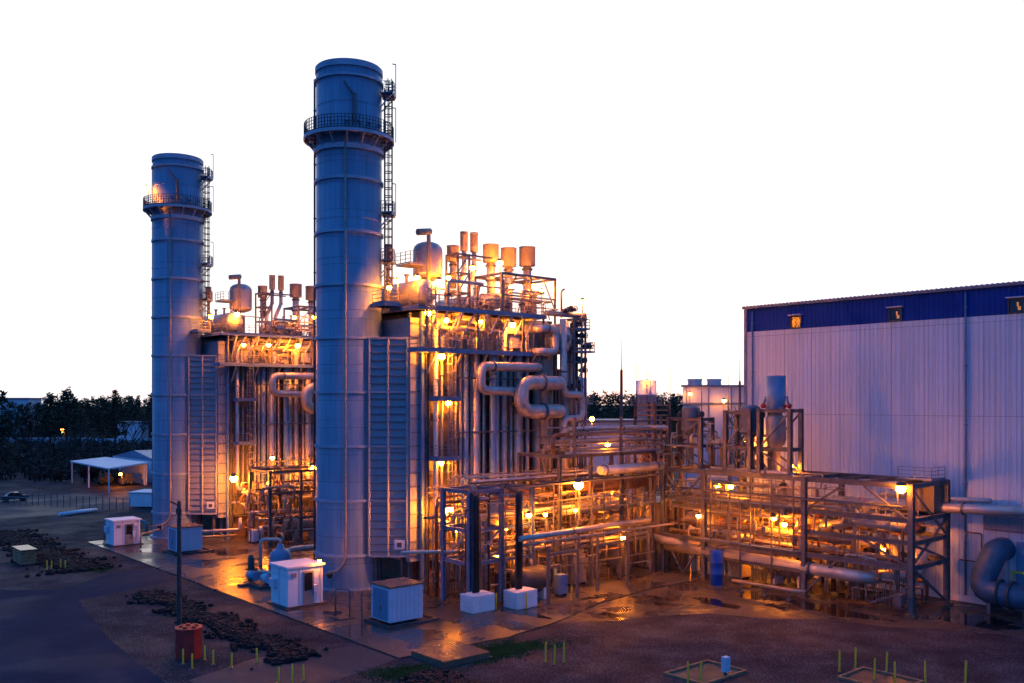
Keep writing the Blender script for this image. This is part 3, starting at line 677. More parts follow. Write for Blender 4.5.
# ------------------------------------------------------------------ racks
def rack(name, label, us, vs, zs, base, skip=(), col=0.3, brace=True, mat='steel', ztop=None, feet=True):
    t = thing(name, label, 'pipe rack', base)
    top = ztop or zs[-1]
    for u in us:
        for v in vs:
            if (u, v) in skip: continue
            m = MB(); m.hbeam((u, v, 0.05), (u, v, top+0.15), col, col); cobj = part('column', m, mat, t)
            if feet:
                m = MB(); m.box(u-col*.8, u+col*.8, v-col*.8, v+col*.8, 0.0, 0.2); part('footing', m, 'hatch', cobj)
    for z in zs:
        for v in vs:
            m = MB(); m.hbeam((us[0], v, z), (us[-1], v, z), 0.22, 0.3); part('beam', m, mat, t)
        for u in us:
            m = MB(); m.hbeam((u, vs[0], z), (u, vs[-1], z), 0.22, 0.3); part('beam', m, mat, t)
    if brace:
        for v in (vs[0], vs[-1]):
            for i in range(len(us)-1):
                if (i % 2) == 0:
                    z0 = zs[0] if len(zs) > 1 else 0.2; z1 = zs[1] if len(zs) > 1 else zs[0]
                    m = MB(); m.bar((us[i], v, z0), (us[i+1], v, z1), 0.13); part('brace', m, mat, t)
    return t
# tall frame by the two white blocks
rack('pipe_rack', 'blue-grey steel frame standing above the two white concrete blocks', [2.2, 5.6, 9.1], [-15.2, -11.6], [3.7, 6.4, 9.6], (5, -13, 0), mat='bluesteel', col=0.34)
rack('pipe_rack', 'low steel rack of stanchions and beams in front of the nearer boiler flank', [12.6, 16.6, 20.8, 25.2], [-15.0, -9.6], [3.8, 7.0, 9.8, 12.1], (18, -12, 0))
rack('pipe_rack', 'small lit rack of columns and beams at the foot of the farther boiler', [4.4, 8.4, 13.0, 18.0], [30.2, 25.0], [3.2, 6.3, 8.8], (10, 28, 0))
# long rack in front of the pale hall: bays along v
t = thing('pipe_rack', 'long three-level rack of columns, beams and braces along the foot of the pale hall', 'pipe rack', (30, -27, 0))
VS = [-14.8, -19.8, -30.5, -40.0]; UF, UB = 27.2, 33.5
for u in (UF, UB):
    for v in VS:
        m = MB(); m.hbeam((u, v, 0.05), (u, v, 10.5), 0.42, 0.42, 0.05); co = part('column', m, 'steel', t)
        m = MB(); m.box(u-.4, u+.4, v-.4, v+.4, 0.0, 0.2); part('footing', m, 'hatch', co)
for z in (10.3, 7.55, 3.75):
    for u in (UF, UB):
        for a, b in zip(VS[:-1], VS[1:]):
            m = MB(); m.hbeam((u, a, z), (u, b, z), 0.3, 0.42, 0.045); part('beam', m, 'steel', t)
    for v in VS:
        m = MB(); m.hbeam((UF, v, z), (UB, v, z), 0.3, 0.36, 0.04); part('beam', m, 'steel', t)
for u in (UF, UB):
    m = MB(); m.hbeam((u, -30.5, 5.75), (u, -40, 5.75), 0.3, 0.36); part('beam', m, 'steel', t)
m = MB(); m.hbeam((UF, -40, 5.75), (UB, -40, 5.75), 0.3, 0.36); part('beam', m, 'steel', t)
for p, q in (((UF, -30.7, 7.7), (UF, -34, 9.9)), ((UF, -39.8, 7.5), (UF, -36, 10.1)), ((UF, -30.7, 0.6), (UF, -33.5, 3.5)), ((UF, -39.8, 3.9), (UF, -36, 5.6)), ((UF, -40, 3.9), (UB, -40, 0.3)), ((UF, -40, 3.9), (UB, -40, 7.3)), ((UB, -40, 3.9), (UF, -40, 5.7)), ((UF, -40, 10.1), (UB, -40, 5.9)),
             ((UF, -15, 10), (UF, -17.3, 7.7)), ((UF, -19.6, 10), (UF, -17.3, 7.7)), ((UB, -20, 3.9), (UB, -30.3, 7.4)), ((UB, -30.6, 3.9), (UB, -39.8, 10.1)), ((UF, -36.5, 0.5), (UF, -39.8, 2.0)), ((UF, -15.0, 3.6), (UF, -17.2, 0.4)), ((UF, -19.6, 3.6), (UF, -17.4, 0.4))):
    m = MB(); m.bar(p, q, 0.16); part('brace', m, 'steel', t)
for v in (-22, -24.6, -27.2, -33, -35.5, -38):
    for z in (10.3, 7.55, 3.75):
        m = MB(); m.hbeam((UF, v, z-.02), (UB, v, z-.02), 0.2, 0.26); part('cross_beam', m, 'steel', t)
for v in (-22.3, -25.1, -27.8):
    m = MB(); m.bar((UF+.4, v, 3.9), (UF+.4, v, 7.4), 0.14); part('hanger_post', m, 'steel', t)
m = MB(); m.box(UF+3.6, UB, -40, -37, 10.52, 10.58); dk = part('deck', m, 'bluesteel', t)
m = MB(); m.rail([(UF+3.7, -37.1, 10.58), (UF+3.7, -39.9, 10.58), (UB-.1, -39.9, 10.58)], 1.0, 1.4); part('railing', m, 'rail', dk)
m = MB(); m.box(31.6, 33.3, -39.8, -37.4, 7.9, 10.1); part('equipment_housing', m, 'casing', t)

t = thing('turbine_enclosure', 'boxy ribbed enclosure standing behind the corner where the two racks meet', 'enclosure', (30.5, -8.5, 0))
m = MB(); m.box(27.6, 33.4, -13.2, -3.2, .1, 6.6); part('shell', m, 'insul2', t)
m = MB()
for k in range(11): m.bar((27.55, -13.0+k*.95, .2), (27.55, -13.0+k*.95, 6.5), .1)
for k in range(6): m.bar((27.9+k*1.05, -13.25, .2), (27.9+k*1.05, -13.25, 6.5), .1)
part('ribs', m, 'steel', t)
m = MB(); m.box(27.4, 33.6, -13.4, -3.0, 6.6, 6.75); part('roof', m, 'steel', t)
m = MB(); m.box(27.5, 27.6, -9.6, -8.6, .15, 2.3); part('door', m, 'door', t)
m = MB(); m.tube([(29, -10, 6.7), (29, -10, 8.4), (29.8, -10, 8.4)], .35, 10); part('vent', m, 'insul', t)
# rows of pipes on the racks
def run_group(label, group, runs, mats, n=9, name='rack_pipe', seed=1):
    rr = random.Random(seed)
    for pts, r in runs:
        t = thing(name, label, 'pipe', pts[0], group)
        m = MB(); m.tube(pts, r, n); part('run', m, rr.choice(mats), t)
        a, b = Vector(pts[0]), Vector(pts[1])
        if (b-a).length > 2.5 and r > 0.06:
            for f in (0.22, 0.71):
                c = a.lerp(b, f+rr.uniform(-.1, .1)); d = (b-a).normalized()
                m = MB(); m.tube([c-d*.05, c+d*.05], r*1.45, n); part('flange', m, 'steel', t)
def valve_on(t, c, r, mat='dark'):
    m = MB(); m.ball(c, r*2.0, 6); m.tube([c, (c[0], c[1], c[2]+r*5)], r*.5, 6); v = part('valve', m, mat, t)
    m = MB(); m.lathe((c[0], c[1], c[2]+r*5), [(r*1.7, -.03), (r*2.2, -.03), (r*2.2, .03), (r*1.7, .03), (r*1.7, -.03)], 10); part('handwheel', m, 'brightred', v)
rr = random.Random(77)
MT = ['insul', 'pipe', 'insul2', 'rust', 'insul', 'pipe']
# rear elevated rack towards the hall
runs = []
for z0_ in (12.4, 12.9, 13.4, 13.9, 14.5):
    for k in range(3):
        z = z0_
        v = -14.6+k*1.75+rr.uniform(-.3, .3); z += rr.uniform(-.2, .2); r = rr.choice((.07, .09, .12, .18))
        u0 = 14+rr.uniform(-.5, 1.5); u1 = 26+rr.uniform(-1, 1)
        p = [(u0, v, z), (u1, v, z)]
        p.append((u1, v, z-rr.choice((2.0, 3.4, 4.0)))) if rr.random() < .5 else p.append((u1, v-rr.uniform(2, 5), z))
        if rr.random() < .5: p.insert(0, (u0, v, z-rr.choice((2, 4, 6))))
        runs.append((p, r))
run_group('long pipe stacked with others on the high rack between boiler and hall', 'pipes on the high rack', runs, MT, seed=2)
t = thing('steel_railing_deck', 'high walkway with open rails above the rack between boiler and hall', 'walkway', (20, -15, 12.2))
m = MB(); m.box(14, 26, -15.6, -14.9, 12.28, 12.34); part('grating', m, 'bluesteel', t)
m = MB()
for u in (14.2, 20.4, 26.2): m.bar((u, -15.3, 12.2), (u, -15.3, 15.6), 0.22)
for z in (13.3, 14.2, 15.2): m.bar((14.2, -15.3, z), (26.2, -15.3, z), 0.1, 0.14)
part('railing', m, 'steel', t)
# lower corridor beside near boiler
runs = []
for z0_ in (4.05, 5.3, 6.75, 7.25, 8.4, 9.9):
    for k in range(5):
        z = z0_
        v = -14.8+k*1.45+rr.uniform(-.4, .4); z += rr.uniform(-.15, .55); r = rr.choice((.06, .08, .11, .17))
        u0 = 3+rr.uniform(-1, 3); u1 = rr.uniform(19, 26)
        p = [(u0, v, z), (u1, v, z)]
        p.append((u1, v, rr.choice((0.3, 2.0, z-2)))) if rr.random() < .6 else p.append((u1, v+3, z))
        if rr.random() < .7: p.insert(0, (u0, v, rr.choice((0.3, z-2.2, 1.5))))
        runs.append((p, r))
run_group('long pipe along the low rack beside the nearer boiler, lit orange', 'pipes on the low rack beside the nearer boiler', runs, MT, seed=3)
# vertical drops and tangle
def tangle(area, n, seed, label, group, rset, mats, main='u', dropz=0.2, valves=0.5):
    q = random.Random(seed); u0, u1, v0, v1, z0, z1 = area
    for k in range(n):
        u, v, z = q.uniform(u0, u1), q.uniform(v0, v1), q.uniform(z0+1, z1); r = q.choice(rset)
        L = q.uniform(1.2, 4.5)*q.choice((-1, 1)); D = q.uniform(.6, 2.2)*q.choice((-1, 1))
        cu = lambda x: min(max(x, u0), u1); cvv = lambda x: min(max(x, v0), v1)
        zb = q.choice((dropz+.1, max(z0, z-q.uniform(1, 3))))
        if main == 'u': pts = [(u, v, zb), (u, v, z), (cu(u+L), v, z), (cu(u+L), cvv(v+D), z), (cu(u+L), cvv(v+D), max(z0, z-q.uniform(.8, 3)))]
        else: pts = [(u, v, zb), (u, v, z), (u, cvv(v+L), z), (cu(u+D), cvv(v+L), z), (cu(u+D), cvv(v+L), max(z0, z-q.uniform(.8, 3)))]
        t = thing('process_pipe', label, 'pipe', pts[0], group)
        m = MB(); m.tube(pts, r, 8); part('run', m, q.choice(mats), t)
        if q.random() < valves:
            c = Vector(pts[1]).lerp(Vector(pts[2]), .5); valve_on(t, c, max(r, .06))
tangle((3, 25, -15, -7.2, 0.2, 8.5), 60, 31, 'slender bent pipe in the orange-lit tangle between nearer boiler and low rack', 'tangled pipes beside the nearer boiler', (.06, .08, .1, .14, .2), MT)
tangle((4, 20, 24.5, 33, 0.2, 8), 48, 32, 'slender bent pipe in the orange-lit tangle at the foot of the farther boiler', 'tangled pipes beside the farther boiler', (.06, .08, .1, .14, .2), MT)
tangle((27.5, 33, -39, -15, 0.3, 9.5), 60, 33, 'slender bent pipe inside the long rack in front of the pale hall', 'tangled pipes in the long rack', (.06, .08, .1, .15, .22), MT, main='v')
tangle((27, 33, -15, -6, 4, 13.5), 26, 34, 'slender bent pipe in the corner where the two racks meet', 'tangled pipes at the rack corner', (.06, .08, .12, .18), MT, main='v')
tangle((3, 25, -15.5, -7.2, 0.2, 9.5), 60, 41, 'hair-thin bent line in the orange-lit tangle between nearer boiler and low rack', 'thin lines beside the nearer boiler', (.03, .04, .05), MT, valves=.25)
tangle((4, 19, 25, 32.5, 0.2, 9), 40, 42, 'hair-thin bent line in the orange-lit tangle at the foot of the farther boiler', 'thin lines beside the farther boiler', (.03, .04, .05), MT, valves=.25)
tangle((27.3, 33, -39, -15, 0.3, 10), 60, 43, 'hair-thin bent line inside the long rack in front of the pale hall', 'thin lines in the long rack', (.03, .04, .05), MT, main='v', valves=.25)
tangle((27.8, 33, -24, -14, 10.6, 15), 34, 44, 'slim bent pipe among the hoppers standing on the long rack', 'slim pipes among the hoppers', (.05, .07, .1, .14), MT, main='v', dropz=10.5, valves=.3)
def tray(name, p, q, w, lab):
    t = thing(name, lab, 'cable tray', p); p, q = Vector(p), Vector(q); d = (q-p).normalized(); n_ = Vector((0, 0, 1)).cross(d).normalized()*(w/2)
    m = MB()
    for k in (-1, 1): m.bar(p+n_*k, q+n_*k, .04, .14)
    L = (q-p).length; x = .2
    while x < L: m.bar(p+d*x-n_, p+d*x+n_, .04); x += .4
    part('side_rails', m, 'steel', t)
    m = MB()
    for k in (-.6, -.2, .3, .7): m.tube([p+n_*k+Vector((0, 0, .06)), q+n_*k+Vector((0, 0, .06))], .04, 5)
    part('cables', m, 'black', t)
tray('cable_tray', (5.8, -15.6, 9.75), (25.6, -15.4, 9.9), .7, 'ladder-type cable tray running along the top of the low rack')
tray('cable_tray', (27.0, -16, 8.6), (27.0, -39.5, 8.6), .6, 'ladder-type cable tray along the front of the long rack')
tray('cable_tray', (2.0, -9.2, 6.9), (12.0, -9.2, 6.9), .5, 'ladder-type cable tray passing behind the blue-grey frame')
for lab, pts in (('open handrail along the mid level of the low rack', [(12.6, -15.3, 7.2), (25.2, -15.3, 7.2)]), ('open handrail along the mid level of the long rack', [(27.0, -20, 7.8), (27.0, -30.3, 7.8)]), ('open handrail on top of the farther boiler rack', [(4.4, 30.4, 9.0), (18.0, 30.4, 9.0)]), ('open handrail at the low level of the long rack', [(27.0, -20, 3.95), (27.0, -30.3, 3.95)])):
    t = thing('handrail', lab, 'handrail', pts[0]); m = MB(); m.rail(pts, 1.05, 1.3, .05); part('rails', m, 'rail', t)
    m = MB(); a, b = pts; m.bar(Vector(a)+Vector((.0, .35, -.02)), Vector(b)+Vector((0, .35, -.02)), .6 if abs(a[1]-b[1]) < .1 else .5, .04); part('grating', m, 'bluesteel', t)
def bundle(pts, n, gap, r, lab, group, mat, side):
    t = thing('tubing_bundle', lab, 'tubing', pts[0], group); sd = Vector(side)
    m = MB()
    for k in range(n): m.tube([Vector(p)+sd*(k*gap) for p in pts], r, 6, .25)
    part('tubes', m, mat, t)
    m = MB(); a, b = Vector(pts[1]), Vector(pts[2]); L = (b-a).length; x = .4
    while x < L: p = a.lerp(b, x/L); m.bar(p-Vector((0, 0, r+.04))-sd*.1, p+sd*((n-1)*gap+.1)-Vector((0, 0, r+.04)), .07); x += 1.3
    part('clamps', m, 'steel', t)
q = random.Random(91)
for k in range(12):
    u0 = q.uniform(3, 12); u1 = u0+q.uniform(5, 12); v = q.uniform(-15.4, -8); z = q.choice((1.6, 2.6, 3.5, 4.6, 5.8, 6.4, 7.8, 8.9)); zb = .1 if z < 5 else z-q.uniform(1, 3)
    bundle([(u0, v, zb), (u0, v, z), (min(u1, 25), v, z), (min(u1, 25), v, max(.1, z-2))], q.randint(3, 6), .2, q.choice((.035, .05, .07)), 'parallel tubing clamped in a bundle through the low rack pipework', 'tubing bundles in the low rack', q.choice(MT), (0, 1, 0))
for k in range(14):
    v0 = q.uniform(-15, -28); v1 = max(-39.3, v0-q.uniform(5, 12)); u = q.uniform(27.6, 31.5); z = q.choice((1.4, 2.2, 3.0, 4.6, 5.4, 6.2, 7.0, 8.4, 9.2)); zb = .1 if z < 4 else z-q.uniform(1, 2.5)
    bundle([(u, v0, zb), (u, v0, z), (u, v1, z), (u, v1, max(.1, z-1.6))], q.randint(3, 6), .2, q.choice((.035, .05, .07)), 'parallel tubing clamped in a bundle through the long rack', 'tubing bundles in the long rack', q.choice(MT), (1, 0, 0))
for k in range(8):
    u0 = q.uniform(4, 9); u1 = u0+q.uniform(5, 9); v = q.uniform(25.5, 31); z = q.choice((1.6, 2.6, 4.2, 5.2, 7.2)); zb = .1 if z < 4 else z-2
    bundle([(u0, v, zb), (u0, v, z), (u1, v, z), (u1, v, max(.1, z-2))], q.randint(3, 5), .2, q.choice((.035, .05, .07)), 'parallel tubing clamped in a bundle at the foot of the farther boiler', 'tubing bundles at the farther boiler', q.choice(MT), (0, 1, 0))
# secondary steel in front of the racks
for lab, fixed, a0, a1, ax, zz in (('light instrument support frame along the front of the low rack', -15.6, 10.5, 25, 'u', 9.6), ('light instrument support frame along the front of the long rack', 26.9, -20.2, -30.2, 'v', 10.1)):
    t = thing('support_frame', lab, 'steel frame', (a0, fixed, .1) if ax == 'u' else (fixed, a0, .1))
    P_ = (lambda x, z: (x, fixed, z)) if ax == 'u' else (lambda x, z: (fixed, x, z))
    n_ = 9
    for k in range(n_):
        x = a0+(a1-a0)*(k+.5)/n_; z0 = .1 if k % 3 == 0 else (3.8, 6.9)[k % 2]
        m = MB(); m.bar(P_(x, z0), P_(x, zz-(k % 2)*2.2), .1); part('post', m, 'steel', t)
    for z in (2.4, 5.2, 8.3):
        m = MB(); m.bar(P_(a0, z), P_(a1, z), .07, .1); part('rail', m, 'steel', t)
    for k in range(5):
        x = a0+(a1-a0)*(k+.4)/5.2; m = MB(); p = Vector(P_(x, 4.2+(k*1.7) % 4)); m.box(p.x-.2, p.x+.2, p.y-.2, p.y+.2, p.z, p.z+.5); part('instrument_box', m, 'steel', t)
# pipes on the long rack, along v
runs = []
for z, ks in ((10.6, 3), (7.9, 7), (6.6, 5), (4.1, 8), (5.2, 5)):
    for k in range(ks):
        u = UF+0.6+k*(5.6/ks)+rr.uniform(-.3, .3); r = rr.choice((.07, .09, .12, .2))
        v0 = -15.5+rr.uniform(-1, 1); v1 = rr.choice((-29, -34, -39)) + rr.uniform(-.8, .8)
        if z > 10: v0, v1 = -20, rr.uniform(-27, -35)
        p = [(u, v0, z), (u, v1, z), (u+rr.choice((1.2, -0.4)), v1, z-1.2)]
        runs.append((p, r))
run_group('long pipe lying on a level of the rack in front of the pale hall', 'pipes on the long rack', runs, MT, seed=5, n=10)

pipe_thing('main_pipe', [(27.5, -15.0, 2.7), (27.5, -36.0, 2.45), (31.8, -38.6, 2.6), (31.8, -38.6, 5.0)], 0.54, 'insul', 'fat silver pipe along the bottom of the long rack, bending towards the hall', None, [((27.5, -22, 2.62), (27.5, -23, 2.61)), ((27.5, -31, 2.5), (27.5, -32, 2.5))], n=20, bend=1.6)
pipe_thing('main_pipe', [(26.4, -13.8, 3.5), (26.6, -15.5, 3.3), (27.9, -17.8, 3.0), (28.2, -30, 3.6)], 0.4, 'insul2', 'dull bent pipe entering the long rack beneath the corner column', bend=1.2)
pipe_thing('main_pipe', [(28.4, -31.5, 6.1), (28.4, -34.6, 6.95), (28.2, -39.2, 6.8)], 0.42, 'insul', 'pale pipe with a slight kink inside the end bay of the long rack', bend=1.2)
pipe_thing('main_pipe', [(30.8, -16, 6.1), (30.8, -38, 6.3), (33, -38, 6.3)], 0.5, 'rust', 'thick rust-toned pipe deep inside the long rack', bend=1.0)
pipe_thing('main_pipe', [(29.6, -20, 5.0), (29.6, -33.5, 5.0), (31.6, -36.6, 5.0), (31.6, -36.6, 2.2)], 0.38, 'insul2', 'dull pipe curving inside the end bay above the fat silver pipe', bend=1.4)
pipe_thing('outlet_pipe', [(33.0, -30.0, 8.05), (33.2, -38.0, 8.05), (33.3, -60, 8.95)], 0.42, 'insul', 'long silver pipe leaving the rack and running along the hall wall', None, [((33.22, -41.5, 8.19), (33.22, -42, 8.21))])
pipe_thing('outlet_pipe', [(33.9, -34.0, 8.75), (33.9, -43.4, 8.95)], 0.20, 'insul', 'shorter thin pipe lying above the long silver pipe on the hall wall')
pipe_thing('duct_pipe', [(17.0, -15.8, 10.7), (25.6, -15.8, 10.75)], 0.43, 'insul', 'fat short horizontal duct with rounded end hung on the low rack', None, [((17.6, -15.8, 10.7), (18, -15.8, 10.7)), ((24.8, -15.8, 10.75), (25, -15.8, 10.75))], n=20)
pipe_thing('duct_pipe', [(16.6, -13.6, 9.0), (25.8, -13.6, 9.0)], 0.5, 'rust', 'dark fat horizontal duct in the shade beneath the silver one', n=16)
pipe_thing('front_pipe', [(5.7, -17.4, 5.7), (22.4, -17.0, 5.85)], 0.24, 'insul', 'bright long pipe on posts at the front edge of the low rack', None, [((12, -17.3, 5.77), (13, -17.3, 5.77))])
pipe_thing('front_pipe', [(6.2, -17.4, 5.15), (24.4, -16.9, 5.15), (26.5, -16.9, 5.15)], 0.11, 'pipe', 'thin pipe just under the bright front pipe')
pipe_thing('front_pipe', [(-0.6, -9.6, 4.2), (-0.6, -9.6, 4.3), (3.0, -12.0, 4.3), (9.2, -12.2, 4.3)], 0.15, 'insul', 'pale pipe running from the nearer chimney foot to the blue-grey frame', bend=.4)
# portal supports at the front edge
proto = None
for i, (u, v, w, lab) in enumerate(((8.3, -18.1, 3.6, 'pale pipe portal nearest the second white block'), (15.2, -17.2, 4.1, 'pale pipe portal farther along the low rack'))):
    t = thing('pipe_portal', lab, 'pipe support', (u, v, 0))
    for du in (0, w):
        m = MB(); m.bar((u+du, v+.05*du, 0.1), (u+du, v+.05*du, 4.9), 0.22); part('leg', m, 'steel', t)
    m = MB(); m.bar((u, v, 4.2), (u+w, v+.05*w, 4.2), 0.2, 0.24); part('cross_bar', m, 'steel', t)
    m = MB(); m.bar((u, v, 3.2), (u+.9, v+.05, 4.15), 0.12); part('knee', m, 'steel', t)
# white blocks with cable risers
for i, (u, v, lab) in enumerate(((2.3, -16.1, 'white concrete block under the first black cable riser'), (5.9, -17.3, 'white concrete block under the second black cable riser'))):
    b = MB(); b.box(u-1.15, u+1.15, v-.85, v+.85, 0.09, 1.5); o = single('concrete_block', b, 'concrete_block', lab, 'concrete block', (u, v, 0.09))
    md = o.modifiers.new('edge', 'BEVEL'); md.width = 0.04
    t = thing('cable_riser', ('first' if i == 0 else 'second')+' black vertical cable tray rising from its white block to the frame', 'cable tray', (u, v, 1.5))
    m = MB()
    for k in (-.28, .28): m.bar((u+k, v+.2, 1.5), (u+k, v+.2, 9.6), .07, .16)
    z = 2.0
    while z < 9.5: m.bar((u-.28, v+.2, z), (u+.28, v+.2, z), .05); z += .55
    part('tray', m, 'dark', t)
    for k in range(5):
        x = u-.2+k*.1; m = MB(); m.tube([(x, v+.1, 1.5), (x, v+.1, 9.4), (x, v+1.6, 9.8)], .055, 6, .5); part('cable', m, 'black', t)
for k, (u, v, h, r) in enumerate(((2.9, -15.4, 9.0, .09), (3.3, -15.3, 7.6, .07), (1.6, -15.4, 8.2, .06), (6.5, -16.4, 9.2, .1), (6.8, -16.2, 8.0, .07), (5.2, -16.2, 8.6, .06), (4.4, -15.0, 9.4, .12), (7.8, -15.4, 9.1, .09))):
    t = thing('conduit_riser', 'thin bent conduit rising beside the black cable trays in the blue-grey frame', 'conduit', (u, v, .1), 'conduits beside the cable trays')
    m = MB(); m.tube([(u, v, .1), (u, v, h), (u+(-1)**k*1.2, v, h), (u+(-1)**k*1.2, v+3, h)], r, 7); part('run', m, ('bluesteel', 'pipe', 'dark', 'bluesteel')[k % 4], t)
# process equipment in the corridors
def cabinet(u, v, w, d, h, lab, mat='shedgrey', z0=.09, cat='cabinet'):
    t = thing('control_cabinet', lab, cat, (u, v, z0))
    m = MB(); m.box(u-w/2, u+w/2, v-d/2, v+d/2, z0+.25, z0+h); part('body', m, mat, t)
    m = MB(); m.box(u-w/2+.08, u+w/2-.08, v-d/2-.04, v-d/2, z0+.4, z0+h-.15); dr = part('door', m, mat, t)
    m = MB(); m.bar((u+w/2-.2, v-d/2-.07, z0+h*.5), (u+w/2-.2, v-d/2-.07, z0+h*.62), .05); part('handle', m, 'dark', dr)
    for a in (-1, 1):
        m = MB(); m.box(u+a*(w/2-.1)-.06, u+a*(w/2-.1)+.06, v-d/2+.05, v+d/2-.05, z0, z0+.25); part('leg', m, 'dark', t)
    return t
cabinet(11.2, -16.6, .9, .8, 1.9, 'pale control cabinet standing inside the first pipe portal', 'bluegrey')
cabinet(15.6, -13.6, 2.0, 1.6, 2.9, 'dull square cabinet on the slab inside the second pipe portal', 'insul2')
cabinet(7.4, -13.2, 1.0, .8, 2.0, 'small dark cabinet deep under the low rack', 'dark')
cabinet(4.6, 29.2, 1.2, 1.0, 1.6, 'small white cabinet at the foot of the farther boiler rack', 'white')
cabinet(15.0, 26.4, 1.6, 1.0, 2.4, 'grey cabinet between farther boiler rack and nearer chimney', 'insul2')
cabinet(30.0, -22.0, 1.6, 1.2, 2.3, 'dull cabinet standing deep in the long rack', 'insul2', 0.02)
cabinet(26.7, -39.3, .8, .6, 1.1, 'small grey junction box low on the end column of the long rack', 'steel', .6)
def hvessel(u, v, z, r, L, lab, axis='u', mat='insul2'):
    t = thing('horizontal_vessel', lab, 'vessel', (u, v, .09))
    prof = [(.01, -L/2-r*.5), (r*.6, -L/2-r*.36), (r*.93, -L/2-r*.1), (r, -L/2+.1), (r, L/2-.1), (r*.93, L/2+r*.1), (r*.6, L/2+r*.36), (.01, L/2+r*.5)]
    m = MB(); m.lathe((u, v, z), prof, 22, axis=axis); part('shell', m, mat, t)
    for d in (-L*.32, L*.32):
        m = MB()
        if axis == 'u': m.box(u+d-.15, u+d+.15, v-r*.8, v+r*.8, .09, z-r*.55)
        else: m.box(u-r*.8, u+r*.8, v+d-.15, v+d+.15, .09, z-r*.55)
        part('saddle', m, 'concrete_block', t)
    m = MB(); m.tube([(u, v, z+r*.9), (u, v, z+r+.6)], .14, 8); part('nozzle', m, 'pipe', t)
    return t
hvessel(8.6, -15.6, 1.75, 1.15, 2.6, 'dark horizontal tank behind the first pipe portal', 'u', 'dark')
hvessel(13.0, -11.0, 2.2, .9, 4.0, 'orange-lit horizontal exchanger under the low rack', 'u')
hvessel(10.0, 27.6, 2.0, .9, 4.0, 'orange-lit horizontal exchanger under the farther boiler rack', 'u')
hvessel(30.6, -27.0, 1.6, .8, 4.0, 'horizontal exchanger on the ground in the long rack', 'v')
hvessel(29.8, -17.6, 5.2, .8, 3.0, 'horizontal tank raised in the corner bay of the long rack', 'v')
def vvessel(u, v, z0, z1, r, lab, mat='insul2'):
    t = thing('upright_vessel', lab, 'vessel', (u, v, z0))
    m = MB(); m.lathe((u, v, 0), [(.02, z0+.5), (r*.5, z0+.55), (r, z0+1.0), (r, z1-.6), (r*.85, z1-.25), (r*.5, z1-.05), (.01, z1)], 22); part('shell', m, mat, t)
    for k in range(4):
        a = math.pi/4+k*math.pi/2; m = MB(); m.bar((u+r*.85*math.cos(a), v+r*.85*math.sin(a), z0), (u+r*.85*math.cos(a), v+r*.85*math.sin(a), z0+1.6), .12); part('leg', m, 'steel', t)
    m = MB(); m.tube([(u, v, z1-.1), (u, v, z1+.5), (u+.9, v, z1+.5), (u+.9, v, z0+.3)], .1, 8); part('feed_pipe', m, 'pipe', t)
    return t
vvessel(6.9, -12.8, 4.4, 8.7, .75, 'hopper-bottomed vessel glowing orange inside the blue-grey frame', 'insul')
vvessel(18.4, -11.2, .1, 5.2, .8, 'upright vessel in the middle of the low rack')
vvessel(22.8, -12.4, .1, 6.0, .9, 'upright vessel beside the rack corner, under the high walkway')
vvessel(14.4, 29.0, .1, 6.2, .8, 'upright vessel under the farther boiler rack')
vvessel(31.5, -33.0, .1, 5.0, .7, 'upright vessel near the hall wall in the long rack')
t = thing('drum', 'bright blue upright drum at the front of the long rack', 'drum', (24.7, -23.1, .01))
m = MB(); m.lathe((24.7, -23.1, 0), [(.02, .3), (.52, .3), (.56, .36), (.56, 1.3), (.6, 1.34), (.56, 1.38), (.56, 2.3), (.6, 2.34), (.56, 2.38), (.56, 3.3), (.5, 3.42), (.02, 3.48)], 22); part('shell', m, 'bluedrum', t)
m = MB(); m.lathe((24.7, -23.1, 0), [(.62, .01), (.62, .3), (.02, .3)], 16); part('foot', m, 'dark', t)
m = MB(); m.tube([(24.7, -23.1, 3.45), (24.7, -23.1, 3.8), (26, -23.1, 3.8)], .06, 6); part('hose', m, 'black', t)
t = thing('pipe_stile', 'low run of pipe on short legs in front of the long rack', 'pipe', (25.2, -27.4, .1))
m = MB(); m.tube([(25.0, -24.6, .9), (25.0, -31.0, .9), (25.6, -31.6, .9)], .14, 8); part('run', m, 'insul2', t)
for v in (-25.6, -28.0, -30.4):
    m = MB(); m.bar((25, v, .02), (25, v, .8), .14); m.box(24.8, 25.2, v-.2, v+.2, .02, .12); part('leg', m, 'steel', t)
# frames with vessels standing on the long rack
def tower_frame(u0, u1, v0, v1, z0, z1, lab):
    t = thing('vessel_frame', lab, 'steel frame', ((u0+u1)/2, (v0+v1)/2, z0))
    for u in (u0, u1):
        for v in (v0, v1): m = MB(); m.hbeam((u, v, z0), (u, v, z1), .36, .36); part('column', m, 'steel', t)
    for z in (z0+2.2, z1-.2):
        for u in (u0, u1): m = MB(); m.hbeam((u, v0, z), (u, v1, z), .24, .3); part('beam', m, 'steel', t)
        for v in (v0, v1): m = MB(); m.hbeam((u0, v, z), (u1, v, z), .24, .3); part('beam', m, 'steel', t)
    for u in (u0, u1):
        m = MB(); m.bar((u, v0, z0+.2), (u, v1, z0+2.1), .14); part('brace', m, 'steel', t)
        m = MB(); m.bar((u, v0, z1-.3), (u, v1, z0+2.3), .14); part('brace', m, 'steel', t)
    return t
tower_frame(28.0, 29.8, -18.8, -14.8, 10.5, 15.5, 'square steel frame carrying the grey hopper at the rack corner')
tower_frame(28.0, 29.8, -24.4, -21.7, 10.5, 16.2, 'square steel frame carrying the middle grey hopper on the long rack')
tower_frame(28.0, 29.8, -28.6, -25.4, 10.5, 16.4, 'tallest steel frame holding the pale blue vent cylinder')
